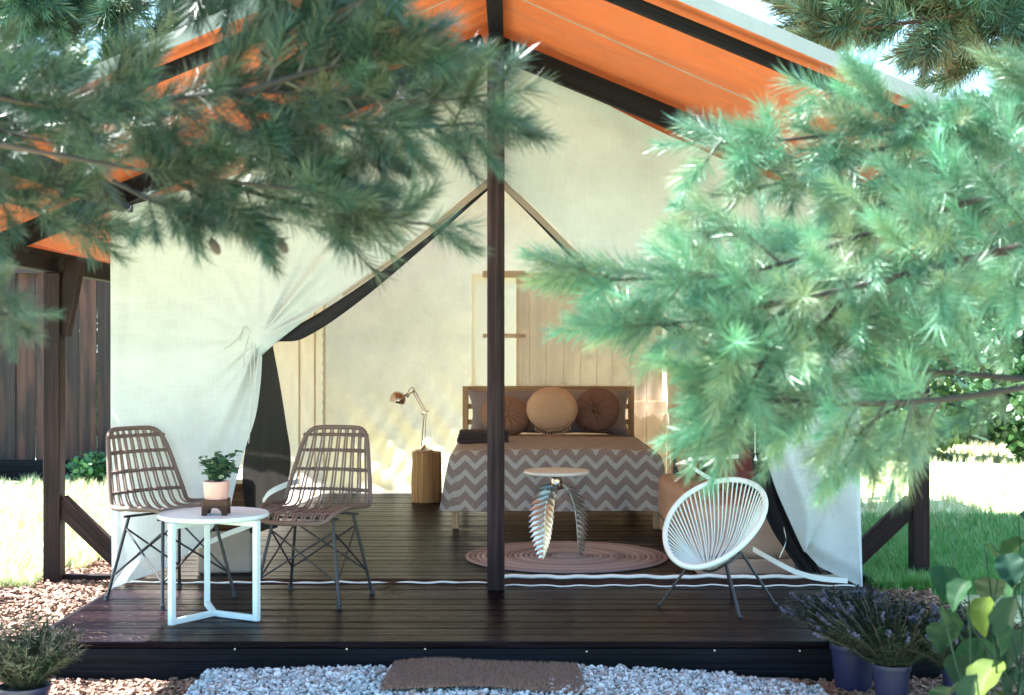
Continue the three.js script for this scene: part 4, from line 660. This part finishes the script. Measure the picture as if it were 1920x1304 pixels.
// ---------------------------------------------------------------- lavender in blue pots
function lavender(label, potLabel, px, pyTop, d, w, h, plantR, plantH, seed, flowers) {
  const p = P(px, pyTop, d), pot = thing('flower_pot', potLabel, 'pot', [p.x, p.y - h, p.z]);
  part('pot_wall', lathe([[0, 0], [w * .36, 0], [w * .38, .006], [w * .47, h * .84], [w * .5, h * .86], [w * .51, h * .99], [w * .49, h], [w * .46, h * .97], [w * .44, h * .85], [0, h * .85]], 36), M.blue, pot);
  part('soil', new THREE.CylinderGeometry(w * .44, w * .44, .004, 24).translate(0, h * .9, 0), M.bark, pot);
  const t = thing(seed === 84 ? 'potted_herb' : 'lavender', label, 'plant', [p.x, p.y - .01, p.z]), r = RNG(seed), mats = [], cols = [], stems = [], fm = [], fc = [];
  const lf = sheet(1, 3, (u, v) => V((u - .5) * .0045 * Math.sin(Math.PI * (v * .9 + .08)), .003 * v, v * .032)), fl = new THREE.IcosahedronGeometry(.0042, 0);
  for (let k = 0; k < 260; k++) { const a = r() * 6.28, q = Math.sqrt(r()) * plantR, L = plantH * (.55 + r() * .5) * (1 - .35 * q / plantR), tip = V(Math.cos(a) * q, L, Math.sin(a) * q), cv = curve([V(tip.x * .12, -.01, tip.z * .12), V(tip.x * .55, L * .55, tip.z * .55), tip]); stems.push(tube([0, .5, 1].map((s) => cv.getPoint(s)), .0011, 3, 4));
    for (let n = 0; n < 26; n++) { mats.push(mat4(cv.getPoint(.15 + .8 * n / 26), .7 + r() * .8, r() * 6.28, -(.1 + r() * 1.0), 0)); const b = .5 + r() * .9; cols.push(rgb(.014 * b, .036 * b, .022 * b)); }
    if (r() < flowers) for (let n = 0; n < 12; n++) { const q2 = cv.getPoint(.84 + .16 * n / 11); fm.push(mat4(q2.add(V(r() - .5, r() - .5, r() - .5).multiplyScalar(.008)), .7 + r() * .8, r() * 6, r() * 6)); const b = .6 + r() * .7; fc.push(rgb(.06 * b, .06 * b, .11 * b)); } }
  const s = part('stem', merge(stems), M.twig, t); s.userData.kind = 'stuff'; copies('leaves', lf, M.leaf, mats, cols, t); if (fm.length) copies('flowers', fl, std([1, 1, 1], .8), fm, fc, t);
}
lavender('lavender plant in the pot nearest the deck step, at the left of the three', 'blue plastic pot standing at the deck front, leftmost of the three right pots', 1600, 1206, 5.7, .19, .2, .30, .27, 81, .22);
lavender('bushy lavender plant spilling over the middle pot', 'dark blue pot in the middle of the three beside the deck', 1672, 1244, 5.35, .15, .18, .33, .32, 82, .22);
lavender('lavender plant in the rightmost pot under the broad leaves', 'blue pot at the right of the three, below the broad-leaved plant', 1800, 1252, 5.3, .14, .16, .30, .30, 83, .2);
lavender('dark green bushy herb in the pot at the lower left corner', 'dark blue pot at the lower left corner by the bark mulch', 45, 1285, 5.15, .19, .16, .24, .30, 84, 0);

// ---------------------------------------------------------------- broad-leaved plant close to the camera
{
  const t = thing('broad_leaved_plant', 'bright broad-leaved shrub close to the camera at the lower right', 'plant'), r = RNG(91), d0 = 3.7;
  const greens = [[.010, .038, .014], [.015, .05, .017], [.008, .028, .016], [.05, .08, .01], [.010, .034, .022]].map((c) => phy(c, .6, { specularIntensity: .25, transmission: .12, thickness: 0 }));
  const lg = (L, w) => sheet(8, 12, (u, v) => { const b = Math.pow(Math.sin(Math.PI * Math.pow(v, .72)), .8), x = (u - .5) * 2, wv = .012 * Math.sin(v * 18) * Math.abs(x); return V(x * w / 2 * b, Math.abs(x) * .018 * b + wv * .3 - .03 * v * v, v * L); });
  const roots = [[1990, 1380, 3.7], [1900, 1420, 3.6], [1820, 1400, 3.7]].map((q) => P(...q));
  const L = [[1768, 1062, 70, .3], [1845, 1020, 80, 1], [1872, 1088, 90, 2], [1770, 1140, 75, 0], [1775, 1172, 70, 2], [1835, 1195, 95, 1], [1905, 1118, 100, 2], [1910, 965, 75, 2], [1925, 1015, 70, 0], [1850, 1120, 70, 3], [1895, 1180, 90, 4], [1870, 1240, 90, 3], [1920, 1250, 100, 4], [1830, 1265, 70, 4], [1800, 1230, 60, 2], [1890, 1300, 90, 3], [1930, 1170, 80, 3], [1815, 1090, 60, 0], [1785, 1290, 70, 4], [1925, 1075, 70, 1], [1860, 1165, 60, 0], [1885, 1040, 64, 4]];
  L.forEach(([x, y, s, k], i) => {
    const p = P(x, y, d0 + (r() - .5) * .5), b = roots[i % 3].clone(), m = b.clone().lerp(p, .6).add(V((r() - .5) * .06, -.02, .02)), a = r() * 6.28, sz = s / F * d0 * .92;
    part('stem', tube([b, m, p], (q) => lerp(.005, .0016, q), 5, 14), greens[2], t);
    const l = part('leaf', lg(sz * 1.15, sz * .92), greens[Math.floor(k) % 5], t); l.position.copy(p); l.rotation.set(.5 + r() * .7, a, (r() - .5) * .8, 'YXZ');
  });
}
console.log('shoots', N1, N2, N3, N4);
renderer.render(scene, camera);
